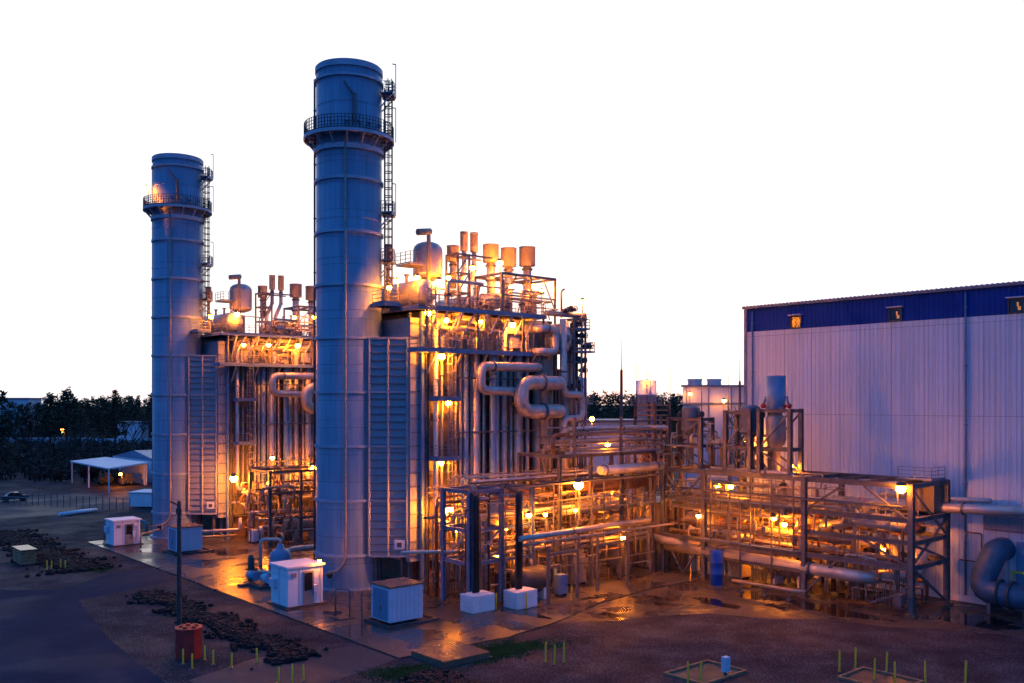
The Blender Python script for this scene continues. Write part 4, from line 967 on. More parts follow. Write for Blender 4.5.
def hopper(u, v, z0, z1, r, lab):
    t = thing('hopper', lab, 'hopper', (u, v, z0))
    m = MB(); m.lathe((u, v, 0), [(.3, z0-3.4), (.34, z0-.6), (r, z0), (r, z0+1.1), (r*1.06, z0+1.1), (r*1.06, z0+1.25), (r*.94, z0+1.25), (r*.94, z1-.2), (r*.6, z1), (.01, z1)], 20, smooth=False); part('shell', m, 'ductrib', t)
    for k in (-1, 1):
        m = MB(); m.tube([(u, v+k*(r+.1), z0+1.6), (u, v+k*(r+.5), z0+1.6)], .3, 10); part('side_port', m, 'dark', t)
    m = MB(); m.tube([(u, v, z0-.5), (u, v, 10.6)], .3, 10); part('spout', m, 'insul2', t)
hopper(28.9, -16.9, 14.2, 16.6, .95, 'grey hopper at the rack corner, beside the white building')
hopper(28.9, -23.8, 14.2, 16.7, .98, 'grey hopper on the long rack next to the pale blue vent cylinder')
t = thing('vent_cylinder', 'pale blue vent cylinder with red valves standing above the long rack', 'vent stack', (28.9, -26.6, 10.6))
m = MB(); m.lathe((28.9, -26.6, 0), [(.02, 19.3), (.8, 19.3), (.86, 19.4), (.86, 16.2), (.5, 15.9)], 26); part('barrel', m, 'bluegrey', t)
m = MB(); m.lathe((28.9, -26.6, 0), [(.5, 15.9), (.86, 15.6), (.92, 13.6), (.7, 13.1), (.35, 12.7), (.35, 10.6)], 22); part('lower_vessel', m, 'insul2', t)
for k in (-1, 1):
    m = MB(); m.tube([(28.9, -26.6+k*.7, 16.6), (28.9, -26.6+k*1.35, 16.6)], .12, 8); m.ball((28.9, -26.6+k*1.35, 16.65), .26, 6); part('relief_valve', m, 'brightred', t)
    m = MB(); m.tube([(28.9, -26.6+k*1.3, 16.8), (28.9, -26.6+k*1.05, 17.5)], .12, 8); part('elbow', m, 'bluegrey', t)
m = MB(); m.box(31.6, 33.2, -22.2, -19.2, 10.5, 10.56)
for k in range(12): m.bar((31.8, -19.3-k*.28, 15.4-k*.4), (32.9, -19.3-k*.28, 15.4-k*.4), .22, .05)
for u in (31.8, 32.9): m.bar((u, -19.2, 15.6), (u, -22.8, 10.6), .12, .22); m.bar((u, -19.2, 16.5), (u, -22.8, 11.5), .06)
single('steel_stair', m, 'steel', 'steep steel stair between the two grey hoppers', 'stair', (32.4, -20.8, 10.5))
t = thing('pallet_stack', 'tall open tower of stacked timber-coloured grating behind the corner column', 'tower', (28, -12.6, 10.5))
m = MB()
for u in (26.8, 29): 
    for v in (-14, -11.4): m.bar((u, v, 0.1), (u, v, 17.0), .2)
part('frame', m, 'rust', t)
for k in range(13):
    m = MB(); z = 10.6+k*.5; m.box(26.8, 29, -14, -11.4, z, z+.12); part('shelf', m, 'wood', t)

# ------------------------------------------------------------------ pale hall
t = thing('turbine_hall', 'huge pale corrugated hall with a dark blue band under the eaves', 'building', (36, -45, 0))
FU, V0, V1 = 35.9, -18.4, -78.0
def corrugated(m, u, va, vb, z0, z1, pitch=.42, d=.032):
    n = int(abs(va-vb)/pitch); st = (vb-va)/n; pts = []
    for i in range(n):
        v = va+i*st
        pts += [(u, v), (u, v+st*.55), (u-d, v+st*.65), (u-d, v+st*.9)]
    pts.append((u, vb))
    o = len(m.v)
    for (a, b) in pts: m.v.append(Vector((a, b, z0))); m.v.append(Vector((a, b, z1)))
    for i in range(len(pts)-1): m.f.append([o+2*i, o+2*i+1, o+2*i+3, o+2*i+2]); m.sm.append(False)
wl = MB()
corrugated(wl, FU, V0, V1, 0.5, 24.2)
wl.quad((FU, V0, .0), (72, V0, .0), (72, V0, 26.5), (FU, V0, 26.5)); wl.quad((72, V0, 0), (72, V1, 0), (72, V1, 26.5), (72, V0, 26.5)); wl.quad((FU, V1, 0), (72, V1, 0), (72, V1, 26.5), (FU, V1, 26.5))
part('wall', wl, 'wallsheet', t)
bd = MB(); corrugated(bd, FU-.03, V0, V1, 24.2, 26.55); part('eaves_band', bd, 'bluesheet', t)
m = MB(); m.box(FU-.06, FU+.2, V1, V0, 0, .55); part('plinth', m, 'concrete_block', t)
m = MB(); m.box(FU-.35, FU+.3, V1, V0+.15, 26.55, 26.8); 
k = V0
while k > V1: m.box(FU-.42, FU-.3, k-.16, k, 26.62, 26.84); k -= .42
m.quad((FU-.3, V0+.15, 26.8), (FU-.3, V1, 26.8), (72, V1, 28.4), (72, V0+.15, 28.4)); part('roof', m, 'roof', t)
m = MB(); m.box(FU-.12, FU-.06, V0-.25, V0+.08, .5, 26.5); part('corner_trim', m, 'bluesteel', t)
for v in (-19.4, -40.6):
    m = MB(); m.tube([(FU-.17, v, .6), (FU-.17, v, 26.3)], .09, 8)
    for z in (5, 10, 15, 20, 25): m.box(FU-.2, FU-.02, v-.14, v+.14, z, z+.1)
    part('downpipe', m, 'bluesteel', t)
m = MB(); m.box(FU-.085, FU-.06, -46.0, -40.75, .55, 24.2)   # smoother panel joint strip past the downpipe
for v in (-24.4, -34.45, -44.6):
    m = MB()
    for a, b, c, d in ((v-.62, v+.62, 25.36, 25.5), (v-.62, v+.62, 24.26, 24.36)): m.box(FU-.2, FU-.06, a, b, c, d)
    for q in (v-.6, v+.52): m.box(FU-.2, FU-.06, q, q+.1, 24.3, 25.45)
    fr = part('window', m, 'dark', t)
    m = MB(); m.box(FU-.11, FU-.09, v-.52, v+.52, 24.34, 25.38); part('pane', m, 'glassdark', fr)
    m = MB(); m.box(FU-.125, FU-.112, v-.36, v-.12, 24.5, 24.8); m.box(FU-.125, FU-.112, v-.2, v-.05, 24.8, 25.15); part('lit_pane', m, 'litpane', fr)
    m = MB(); m.box(FU-.5, FU-.06, v-.7, v+.7, 25.5, 25.58); part('hood', m, 'shedgrey', fr)
m = MB()
for a, b, c, d in ((-45.6, -42.1, 7.5, 7.62), (-45.6, -42.1, 6.3, 6.42)): m.box(FU-.2, FU-.06, a, b, c, d)
for q in (-45.6, -42.2): m.box(FU-.2, FU-.06, q, q+.1, 6.3, 7.6)
lv = part('louver', m, 'louver', t)
m = MB()
for k in range(11): m.bar((FU-.13, -45.6, 6.45+k*.1), (FU-.13, -42.2, 6.45+k*.1), .1, .03)
part('slats', m, 'louver', lv)
m = MB(); m.box(FU-.12, FU-.06, -48.5, -44.6, .55, 5.6); part('door', m, 'bluegrey', t)
m = MB(); m.tube([(FU-.4, -40.7, 6.0), (FU-.4, -42.0, 6.0), (FU-.4, -42.0, 3.6), (FU-.4, -40.2, 3.6)], .06, 6); part('wall_conduit', m, 'rust', t)
# blue elbow duct
t = thing('elbow_duct', 'large blue ribbed elbow duct standing on the ground by the hall wall', 'duct', (33.4, -43, 0))
m = MB(); m.tube([(35.8, -43.6, 4.9), (34.3, -43.5, 4.8), (33.4, -42.5, 1.6), (33.4, -49, 1.5)], 0.98, 28, 1.2); part('barrel', m, 'elbow', t)
for c, d in (((33.4, -44.3, 1.63), (0, 1, 0)), ((33.4, -45.2, 1.62), (0, 1, 0))):
    m = MB(); m.tube([(c[0], c[1]-.08, c[2]), (c[0], c[1]+.08, c[2])], 1.16, 28); part('flange', m, 'dark', t)
for v in (-43.6, -46.4):
    m = MB(); m.box(32.8, 34.0, v-.15, v+.15, .02, .9); part('leg', m, 'steel', t)
m = MB(); m.bar((35.2, -44.4, 3.2), (35.2, -48, 3.2), .1, .16); m.bar((35.2, -44.5, 3.2), (35.2, -44.5, .05), .1); m.bar((35.2, -47.9, 3.2), (35.2, -47.9, .05), .1); single('yellow_rail', m, 'yellow', 'yellow guard rail between the blue elbow duct and the hall wall', 'guard rail', (35.2, -44.4, 0))

# ------------------------------------------------------------------ sheds and yard objects
def shed(u0, u1, v0, v1, z0, z1, lab, lit=False):
    """small cabin: entrance door with window on the -v side"""
    t = thing('cabin', lab, 'cabin', ((u0+u1)/2, (v0+v1)/2, z0))
    m = MB(); m.box(u0, u1, v0, v1, z0+.15, z1); part('wall', m, 'white', t)
    m = MB(); m.box(u0-.15, u1+.15, v0-.15, v1+.15, z1, z1+.16); part('roof', m, 'white', t)
    m = MB(); m.box(u0-.3, u1+.3, v0-.3, v1+.3, z0, z0+.15); part('skid', m, 'dark', t)
    a = u0+(u1-u0)*.42; b = a+1.0
    m = MB(); m.box(a, b, v0-.05, v0, z0+.2, z1-.35); d = part('door', m, 'door', t)
    m = MB(); m.box(a+.14, b-.14, v0-.07, v0-.05, z0+1.3, z1-.5); part('window', m, 'glassdark', d)
    m = MB(); m.box(b-.12, b-.04, v0-.1, v0-.05, z0+1.05, z0+1.15); part('handle', m, 'dark', d)
    m = MB(); m.bar((u1-.35, v0-.1, z0+.5), (u1-.35, v0-.1, z1-.5), .1); part('conduit', m, 'shedgrey', t)
    m = MB(); m.box(u1-.9, u1-.55, v0-.2, v0, z0+1.0, z0+1.7); part('meter_box', m, 'shedgrey', t)
    m = MB(); m.bar((u0-.03, (v0+v1)/2, z0+.2), (u0-.03, (v0+v1)/2, z1-.1), .03, .05); m.bar((u0-.03, v0+.3, z1-.6), (u0-.03, v1-.3, z1-.6), .03, .05); part('end_panel', m, 'shedgrey', t)
    m = MB(); m.box(u0-.35, u0, v1-1.1, v1-.35, z0+1.5, z0+2.2); part('air_conditioner', m, 'shedgrey', t)
    m = MB(); m.box(u0+.3, u0+.75, v0-.06, v0, z1-.75, z1-.4); part('vent', m, 'louver', t)
    m = MB(); m.box(u1-.25, u1-.2, v0-.02, v0, z0+.2, z1); m.box(u0+1.0, u0+1.04, v0-.02, v0, z0+.2, z1); part('wall_seam', m, 'door', t)
    return t
shed(-9.1, -5.9, -5.6, -2.6, .09, 3.35, 'white cabin with a dark door window beside the nearer chimney')
shed(-9.2, -6.2, 37.2, 40.0, .09, 3.0, 'smaller-looking white cabin in front of the farther chimney')
def box_unit(u0, u1, v0, v1, z1, lab):
    t = thing('equipment_box', lab, 'equipment box', ((u0+u1)/2, (v0+v1)/2, .09))
    m = MB(); m.box(u0, u1, v0, v1, .4, z1); part('body', m, 'shedgrey', t)
    m = MB(); m.box(u0-.1, u1+.1, v0-.1, v1+.1, z1, z1+.1); part('lid', m, 'hatch', t)
    m = MB()
    k = u0+.2
    while k < u1: m.box(k, k+.05, v0-.03, v0, .45, z1-.05); k += .4
    part('side_ribs', m, 'shedgrey', t)
    m = MB(); m.box(u0-.03, u0, v0+.3, (v0+v1)/2-.03, .5, z1-.2); m.box(u0-.03, u0, (v0+v1)/2+.03, v1-.3, .5, z1-.2); d = part('door', m, 'bluegrey', t)
    m = MB(); m.box(u0-.07, u0-.03, (v0+v1)/2-.12, (v0+v1)/2-.06, 1.2, 1.5); part('handle', m, 'dark', d)
    m = MB(); m.box(u0-.5, u1+1.1, v0-.6, v0-.35, .09, .3); m.box(u0-.5, u1+1.1, v1+.1, v1+.35, .09, .3)
    for k in range(4): x = u0-.4+k*(u1-u0+1.3)/3; m.box(x, x+.2, v0-.6, v1+.35, .1, .28)
    part('skid', m, 'dark', t)
    return t
box_unit(-6.2, -3.2, -16.2, -13.6, 3.0, 'grey-white steel equipment box on a skid near the nearer chimney foot')
box_unit(-5.8, -2.9, 26.8, 29.4, 3.0, 'pale equipment box on a skid beside the farther chimney, behind the dark pole')
# vessel skid
t = thing('filter_skid', 'blue-grey domed filter vessel with pump and piping behind the white cabin', 'vessel', (-5.2, 5.2, .09))
m = MB(); m.lathe((-4.6, 4.6, 0), [(.9, .5), (1.0, .7), (1.0, 2.6), (.92, 2.95), (.65, 3.25), (.3, 3.4), (.3, 3.75), (.01, 3.75)], 24); part('vessel', m, 'bluegrey', t)
m = MB(); m.tube([(-4.6, 4.6, 3.7), (-4.6, 4.6, 4.2), (-6.0, 5.8, 4.2), (-6.0, 5.8, 1.2)], .16, 8); m.tube([(-6.6, 5.0, 1.4), (-6.0, 3.2, 1.4), (-4.6, 3.2, 1.4)], .2, 8); part('piping', m, 'insul', t)
m = MB(); m.box(-7.4, -3.4, 3.2, 6.4, .09, .35); m.box(-8.2, -7.0, 5.4, 6.0, .09, .3); part('skid', m, 'dark', t)
m = MB(); m.tube([(-6.9, 6.1, 1.0), (-6.9, 4.8, 1.0)], .42, 12); part('motor', m, 'bluegrey', t)
m = MB(); m.tube([(-6.2, 4.6, .9), (-6.2, 3.6, .9)], .5, 12); part('pump', m, 'shedgrey', t)
m = MB(); m.lathe((-6.6, 6.5, 0), [(.3, .3), (.3, 2.4), (.22, 2.7), (.01, 2.75)], 12); part('bottle', m, 'dark', t)
# pipe arch and cable between unit gear
pipe_thing('arch_pipe', [(-1.5, 9.5, .1), (-1.5, 9.5, 2.3), (3.5, 9.0, 2.3), (5.5, 9.0, 2.3)], .28, 'insul', 'fat bent pipe arching from the slab behind the filter vessel', bend=.8)
pipe_thing('low_pipe', [(-3.8, 33.6, 1.6), (3.5, 31.0, 1.6), (3.5, 31.0, 3)], .18, 'insul', 'waist-high orange pipe from the farther chimney to its rack', bend=.4)
pipe_thing('low_pipe', [(-3.4, 34.6, .8), (3.6, 32.0, .8)], .14, 'insul2', 'knee-high orange pipe under the waist-high one')
pipe_thing('low_pipe', [(-7.4, 33.5, .2), (-7.4, 33.5, 1.8), (-4.2, 36.5, 1.8)], .1, 'pipe', 'thin bent pipe between the small white cabin and the farther chimney', bend=.4)
# pipe frame by the near stack
t = thing('hose_stand', 'small upright steel pipe hoop on the slab between white cabin and equipment box', 'stand', (-7.2, -11, .09))
m = MB(); m.tube([(-7.6, -10.6, .1), (-7.6, -10.6, 2.3), (-6.9, -11.6, 2.3), (-6.9, -11.6, .1)], .06, 8, .2); part('hoop', m, 'steel', t)
m = MB(); m.tube([(-7.6, -10.6, 1.2), (-6.9, -11.6, 1.2)], .04, 6); part('rung', m, 'steel', t)
m = MB(); m.box(-7.9, -6.6, -11.9, -10.4, .09, .16); part('foot', m, 'dark', t)
m = MB(); m.bar((-7.3, -14.0, .1), (-7.3, -14.0, 2.6), .1); m.bar((-7.3, -14, 2.3), (-6.5, -14.3, 2.3), .06); single('marker_post', m, 'steel', 'slim grey post at the corner of the nearer equipment box', 'post', (-7.3, -14, .09))
# pipework on the ground beside the small cabin
t = thing('pipe_hoop', 'dark hooped pipes standing on the gravel behind the small white cabin', 'pipe', (-6, 46, 0))
for k in range(3):
    m = MB(); m.tube([(-7.5+k*2, 46+k, .05), (-7.5+k*2, 46+k, 2.0-k*.2), (-6.2+k*2, 44.5+k, 2.0-k*.2), (-6.2+k*2, 44.5+k, .05)], .18, 8, .6); part('hoop', m, 'bluegrey', t)
# red box, pole, crate, white pipes
t = thing('red_box', 'rust-red steel valve box on the gravel at the pole foot', 'box', (-20.6, -13.8, 0))
m = MB(); m.lathe((-20.6, -13.9, 0), [(.9, .0), (.9, 1.9), (.95, 1.9), (.95, 2.02), (.02, 2.05)], 8, smooth=False); part('shell', m, 'red', t)
for k in range(5):
    m = MB(); a = 2*math.pi*k/5; m.tube([(-20.6+.5*math.cos(a), -13.9+.5*math.sin(a), 2.04), (-20.6+.5*math.cos(a), -13.9+.5*math.sin(a), 2.14)], .14, 8); part('lid_stud', m, 'red', t)
t = thing('utility_pole', 'dark slim wooden pole rising from the gravel behind the red box', 'pole', (-19.4, -9.1, 0))
m = MB(); m.lathe((-19.4, -9.1, 0), [(.19, 0), (.14, 9.9), (.02, 9.95)], 10); part('shaft', m, 'woodpole', t)
m = MB(); m.bar((-19.4, -9.1, 9.6), (-19.9, -8.8, 9.9), .1); m.box(-19.6, -19.3, -9.3, -9.0, 9.0, 9.4); part('bracket', m, 'woodpole', t)
t = thing('wooden_crate', 'low brown timber crate beside the road at the picture edge', 'crate', (-19.8, 33, 0))
m = MB()
for k in range(4): z = .1+k*.36; m.box(-20.4, -19.0, 31.0, 34.6, z, z+.32)
part('planks', m, 'wood', t)
m = MB(); m.box(-20.5, -18.9, 30.9, 34.7, 1.54, 1.64); part('lid', m, 'hatch', t)
for k in range(3):
    m = MB(); m.tube([(-5.6+k*.55, 73.2, .3+.02*k), (-.8+k*.6, 75.6, .3)], .26, 10, caps=True)
    m2 = single('pipe_length', m, 'white', 'white pipe length lying loose on the ground near the far road', 'pipe', (-5.6+k*.55, 73.2, 0), 'loose white pipe lengths')
# hatch cover
t = thing('hatch_cover', 'flat square concrete hatch cover with three slabs in the grass', 'hatch', (-7.5, -25.4, 0))
for k in range(3):
    m = MB(); u0 = -9.35+k*1.27; m.box(u0, u0+1.24, -27.2, -23.5, .1, .42); part('slab', m, 'hatch', t)
m = MB(); m.box(-9.5, -5.45, -27.35, -23.35, 0, .1); part('curb', m, 'dark', t)
# sump pits with timber frames
def pit(u0, u1, v0, v1, lab):
    t = thing('sump_pit', lab, 'pit', ((u0+u1)/2, (v0+v1)/2, 0))
    for a in ((u0, u1, v0, v0+.14), (u0, u1, v1-.14, v1), (u0, u0+.14, v0+.14, v1-.14), (u1-.14, u1, v0+.14, v1-.14)):
        m = MB(); m.box(a[0], a[1], a[2], a[3], 0, .15); part('frame_board', m, 'wood', t)
    m = MB(); m.quad((u0+.1, v0+.1, .02), (u1-.1, v0+.1, .02), (u1-.1, v1-.1, .02), (u0+.1, v1-.1, .02)); part('floor', m, 'black', t)
pit(.2, 4.6, -40.3, -37.2, 'timber-edged square pit with a grey box on a post inside')
pit(7.6, 10.8, -48.6, -44.7, 'timber-edged pit ringed by yellow posts at the bottom of the picture')
t = thing('junction_box', 'pale grey box on a short post at the edge of the timber pit', 'box', (2.7, -40, 0))
m = MB(); m.box(2.5, 2.95, -40.2, -39.85, .35, 1.25); part('enclosure', m, 'shedgrey', t)
m = MB(); m.bar((2.72, -40.0, 0), (2.72, -40.0, .35), .14); part('post', m, 'dark', t)
# yellow posts
post_proto = None
PG = [((-21.5, -15.2), 'red'), ((-21.5, -16.7), 'red'), ((-20.1, -15.3), 'red'), ((-20.1, -16.7), 'red'), ((-19.5, -18.1), 'red'), ((-17.8, -18.2), 'red'),
      ((-19.0, 26.8), 'crate'), ((-18.8, 26.0), 'crate'), ((-17.8, 26.5), 'crate'), ((-17.6, 25.6), 'crate'),
      ((-18.7, -23.0), 'edge'), ((-18.2, -23.8), 'edge'), ((-17.8, -23.0), 'edge'), ((-17.4, -23.7), 'edge'),
      ((-3.6, -30.5), 'trio'), ((-3.5, -31.2), 'trio'), ((-2.7, -31.3), 'trio'),
      ((10.5, -18.6), 'portal'), ((5.6, -18.4), 'block'), ((3.6, -16.9), 'block2'),
      ((9.0, -44.1), 'pit'), ((10.4, -44.4), 'pit'), ((9.0, -46.4), 'pit'), ((10.9, -46.2), 'pit'), ((9.2, -47.6), 'pit'), ((10.8, -48.7), 'pit'), ((12.6, -50.3), 'pit'), ((25.0, -19.9), 'corner'), ((-.2, -39.4), 'pit2'), ((.4, -39.9), 'pit2')]
PL = {'red': 'yellow guard post on the gravel round the red box', 'crate': 'yellow guard post by the rock strip near the timber crate', 'edge': 'yellow guard post in the cluster of four below the red box',
      'trio': 'yellow guard post of the trio right of the hatch cover', 'portal': 'lone yellow guard post beside the first pipe portal', 'block': 'yellow guard post in front of the second white block', 'block2': 'yellow guard post between the two white blocks',
      'pit': 'yellow guard post round the timber pit at the bottom', 'corner': 'lone yellow guard post at the corner of the two racks', 'pit2': 'yellow guard post beside the pit with the grey box'}
for (u, v), key in PG:
    zb = .09 if key in ('portal', 'block', 'block2', 'corner') else 0.0
    lab = PL[key]
    if post_proto is None:
        post_proto = thing('bollard', lab, 'guard post', (u, v, zb), 'yellow guard posts round the red box')
        m = MB(); m.lathe((u, v, zb), [(.06, 0), (.06, 1.30), (.04, 1.36), (.01, 1.38)], 10); part('post', m, 'yellow', post_proto)
        m = MB(); m.lathe((u, v, zb), [(.16, 0), (.16, .05), (.075, .06)], 10); part('foot', m, 'hatch', post_proto)
        o = post_proto; o.scale = (1, 1, .72)
    else:
        o = dup(post_proto, (u, v, zb), lab)
        if key not in ('red', 'crate', 'edge'): o.scale = (1, 1, 1)
        o.rotation_euler = (random.uniform(-.03, .03), random.uniform(-.03, .03), TH+random.uniform(0, 3))
        if key in ('portal', 'block', 'block2', 'corner'): del o['group']
        else: o['group'] = {'red': 'yellow guard posts round the red box', 'crate': 'yellow guard posts near the crate', 'edge': 'cluster of four yellow guard posts', 'trio': 'trio of yellow guard posts', 'pit': 'yellow guard posts round the pit', 'pit2': 'yellow guard posts beside the boxed pit'}[key]

# ------------------------------------------------------------------ lamps
def lamp(u, v, z, lab, r=.22, mat='lamp', pole=0.0, arm=None, name='floodlight'):
    r *= 1.18
    t = thing(name, lab, 'lamp', (u, v, z))
    m = MB(); m.ball((u, v, z), r, 6); part('bulb', m, mat, t)
    m = MB(); m.lathe((u, v, z), [(r*1.05, r*.55), (r*.9, r*1.1), (r*.3, r*1.5), (.01, r*1.5)], 10); part('cap', m, 'dark', t)
    m = MB()
    if pole: m.tube([(u+r*1.5, v+r*1.5, z-pole), (u+r*1.5, v+r*1.5, z+r*1.2), (u, v, z+r*1.4)], .045, 6, .1)
    else: 
        a = arm or (0, .9, 0)
        m.tube([(u, v, z+r*1.4), (u+a[0], v+a[1], z+r*1.4+a[2])], .045, 6)
    part('bracket', m, 'rail', t)
    return t
S_ = 'lampsoft'
for u, v, z, lab, r, mat, pole in [
  (1.5, -4.4, 27.3, 'orange lamp on the link platform against the nearer chimney, lower of two', .18, S_, 1.6),
  (2.4, -4.3, 28.0, 'orange lamp on the link platform against the nearer chimney, upper of two', .18, S_, 2.3),
  (4.6, -4.4, 28.5, 'orange lamp between nearer chimney and dome vessel', .2, S_, 3.0),
  (6.6, -5.0, 28.2, 'bright orange lamp below the dome vessel on the nearer boiler roof', .26, 'lamp', 2.7),
  (8.2, -4.4, 28.8, 'orange lamp just past the dome vessel on the nearer boiler roof', .18, S_, 3.3),
  (11.1, -4.4, 30.0, 'white-hot lamp on the vent tower under the twin thin vents', .2, S_, 4.0),
  (14.5, -4.5, 30.8, 'high bright lamp on the silencer frame, topmost on the nearer boiler', .26, 'lamp', 5.3),
  (16.1, -4.4, 28.6, 'orange lamp below the middle fat silencer of the nearer boiler', .22, S_, 3.1),
  (19.0, -4.4, 28.9, 'orange lamp below the last fat silencer of the nearer boiler', .22, S_, 3.0),
  (20.2, -4.4, 28.5, 'small orange lamp beside the last fat silencer of the nearer boiler', .16, S_, 2.6),
  (22.3, -8.3, 27.2, 'lone orange lamp on the jutting header pipe against the open sky', .22, S_, 1.2),
  (3.5, -7.6, 24.9, 'orange lamp under the upper deck nearest the chimney', .24, 'lamp', 0),
  (5.5, -7.6, 24.4, 'second orange lamp along under the upper deck of the nearer boiler', .22, S_, 0),
  (9.5, -7.6, 24.5, 'small orange lamp at the middle under the upper deck of the nearer boiler', .16, S_, 0),
  (13.4, -7.7, 24.4, 'bright orange lamp toward the outer end under the upper deck', .24, 'lamp', 0),
  (4.9, -7.7, 21.1, 'bright orange lamp hung just below the lower deck of the nearer boiler', .26, 'lamp', 0),
  (5.9, -7.4, 16.9, 'orange lamp under the upper ladder landing on the nearer boiler corner', .22, S_, 0),
  (5.1, -7.4, 11.5, 'orange lamp under the lower ladder landing on the nearer boiler corner', .2, S_, 0),
  (5.0, -8.6, 7.35, 'big glaring lamp beside the ladder foot of the nearer boiler', .36, 'lamp', 4.0),
  (6.1, -8.2, 5.4, 'small orange lamp just below the glaring lamp at the ladder foot', .16, S_, 3.0),
  (8.0, -16.0, 7.35, 'orange lamp on the blue-grey frame near the second cable riser', .2, S_, 4.5),
  (10.3, -15.6, 7.2, 'small orange lamp past the second cable riser', .16, S_, 3.0),
  (13.8, -16.2, 9.6, 'big glaring lamp on a tall pole over the low rack', .36, 'lamp', 7.0),
  (13.9, -15.7, 7.3, 'small orange lamp under the big glaring lamp of the low rack', .15, S_, 3.2),
  (19.7, -16.2, 4.3, 'low orange lamp at the second pipe portal', .2, S_, 3.0),
  (9.5, -10.0, 2.9, 'hidden low lamp deep in the tangle beside the nearer boiler', .2, 'lamp', 2.5),
  (16.5, -9.0, 3.0, 'low lamp in the tangle by the upright vessel of the low rack', .2, 'lamp', 2.5),
  (6.9, -14.3, 6.2, 'lamp lighting the hopper-bottomed vessel in the blue-grey frame', .18, S_, 2.0),
  (23.5, -10.0, 6.5, 'lamp under the rack corner by the upright vessel', .22, 'lamp', 2.5),
  (28.2, -22.1, 9.0, 'orange lamp at the upper level of the long rack below the middle hopper', .22, S_, 1.2),
  (27.0, -19.3, 6.05, 'small orange lamp on the second column of the long rack', .18, S_, 1.0),
  (28.2, -26.8, 6.5, 'bright orange lamp in the middle bay of the long rack, upper of two', .24, 'lamp', 2.2),
  (28.2, -27.9, 6.0, 'bright orange lamp in the middle bay of the long rack, lower of two', .2, 'lamp', 1.8),
  (26.9, -39.3, 10.1, 'big glaring lamp on the end column of the long rack', .32, S_, 3.0),
  (31.6, -24.0, 2.9, 'low lamp behind the fat silver pipe in the long rack', .2, 'lamp', 2.6),
  (31.2, -34.0, 6.6, 'lamp deep in the end bay of the long rack near the hall wall', .15, S_, 2.6),
  (31.8, -18.0, 8.6, 'lamp in the corner bay of the long rack lighting the hall corner', .22, S_, 1.0),
  (29.2, -28.0, 11.2, 'small lamp at the foot of the tallest steel frame', .14, S_, .6),
  (34.6, -19.6, 13.0, 'lamp low on the hall corner behind the steel stair', .22, 'lamp', 2.4),
  (27.1, -5.0, 15.2, 'orange lamp over the high rack behind the square expansion loop', .22, S_, 3.0),
  (30.2, -29.2, 5.2, 'added hidden lamp low among the pipes at the middle column of the long rack', .2, 'lamp', 2.0),  # unseen lamp added to lift the orange light inside the rack
  (30.6, -21.0, 4.9, 'added hidden lamp low among the pipes under the middle hopper', .2, 'lamp', 2.0),  # second unseen lamp, added to brighten the rack from within
  (29.8, -36.4, 4.6, 'small lamp low in the end bay of the long rack', .16, S_, 2.0),
  (21.5, -13.0, 8.6, 'lamp under the upper level of the low rack near the rack corner', .2, 'lamp', 1.4),
  (11.5, -12.5, 8.2, 'lamp among the pipes of the low rack behind the second cable riser', .18, S_, 1.6),
  (20.5, -13.5, 12.9, 'lamp between the pipes of the high rack', .18, S_, .8),
  (17.0, 31.0, 5.0, 'small lamp among the pipes at the outer end of the farther boiler rack', .18, S_, 2.0),
  # farther boiler
  (1.8, 35.6, 27.5, 'orange lamp on the link platform against the farther chimney', .22, S_, 1.8),
  (5.2, 35.6, 28.0, 'bright orange lamp below the dome vessel on the farther boiler roof', .26, 'lamp', 2.6),
  (13.1, 35.6, 28.1, 'orange lamp by the silencers on the farther boiler roof', .2, S_, 2.6),
  (16.0, 35.6, 28.3, 'last orange lamp on the farther boiler roof beside the nearer chimney', .2, S_, 2.8),
  (4.6, 32.4, 24.0, 'first orange lamp under the upper deck of the farther boiler', .2, S_, 0),
  (7.9, 32.4, 24.1, 'second orange lamp under the upper deck of the farther boiler', .2, S_, 0),
  (11.9, 32.4, 24.2, 'third and brightest lamp under the upper deck of the farther boiler', .26, 'lamp', 0),
  (2.8, 31.2, 7.8, 'glaring lamp at the corner of the farther boiler rack', .38, 'lamp', 4.0),
  (7.6, 30.8, 10.1, 'orange lamp above the farther boiler rack', .2, 'lamp', 2.0),
  (7.1, 30.8, 7.1, 'orange lamp in the middle of the farther boiler rack', .2, S_, 2.0),
  (6.6, 30.8, 3.6, 'lowest orange lamp in the farther boiler rack', .18, S_, 2.4),
  (13.0, 30.4, 8.7, 'big glaring lamp beside the nearer chimney edge on the farther rack', .36, 'lamp', 4.0),
  (14.5, 27.0, 3.0, 'low lamp in the tangle at the foot of the farther boiler', .2, 'lamp', 2.5),
  (-3.9, 41.6, 43.6, 'aircraft-height lamp on the gallery rail of the farther chimney', .2, S_, 2.0),
 ]:
    lamp(u, v, z, lab, r, mat, pole)
lamp(-6.4, -5.95, 3.75, 'small lamp over the roof edge of the white cabin by the nearer chimney', .12, S_, 0, (0, .3, -.25))

# ------------------------------------------------------------------ background
def bg(X, Y): return UV(X, Y)
def bbox(m, X0, X1, Y0, Y1, z0, z1):
    P = [bg(X0, Y0), bg(X1, Y0), bg(X1, Y1), bg(X0, Y1)]
    return m.poly(P, z0, z1)
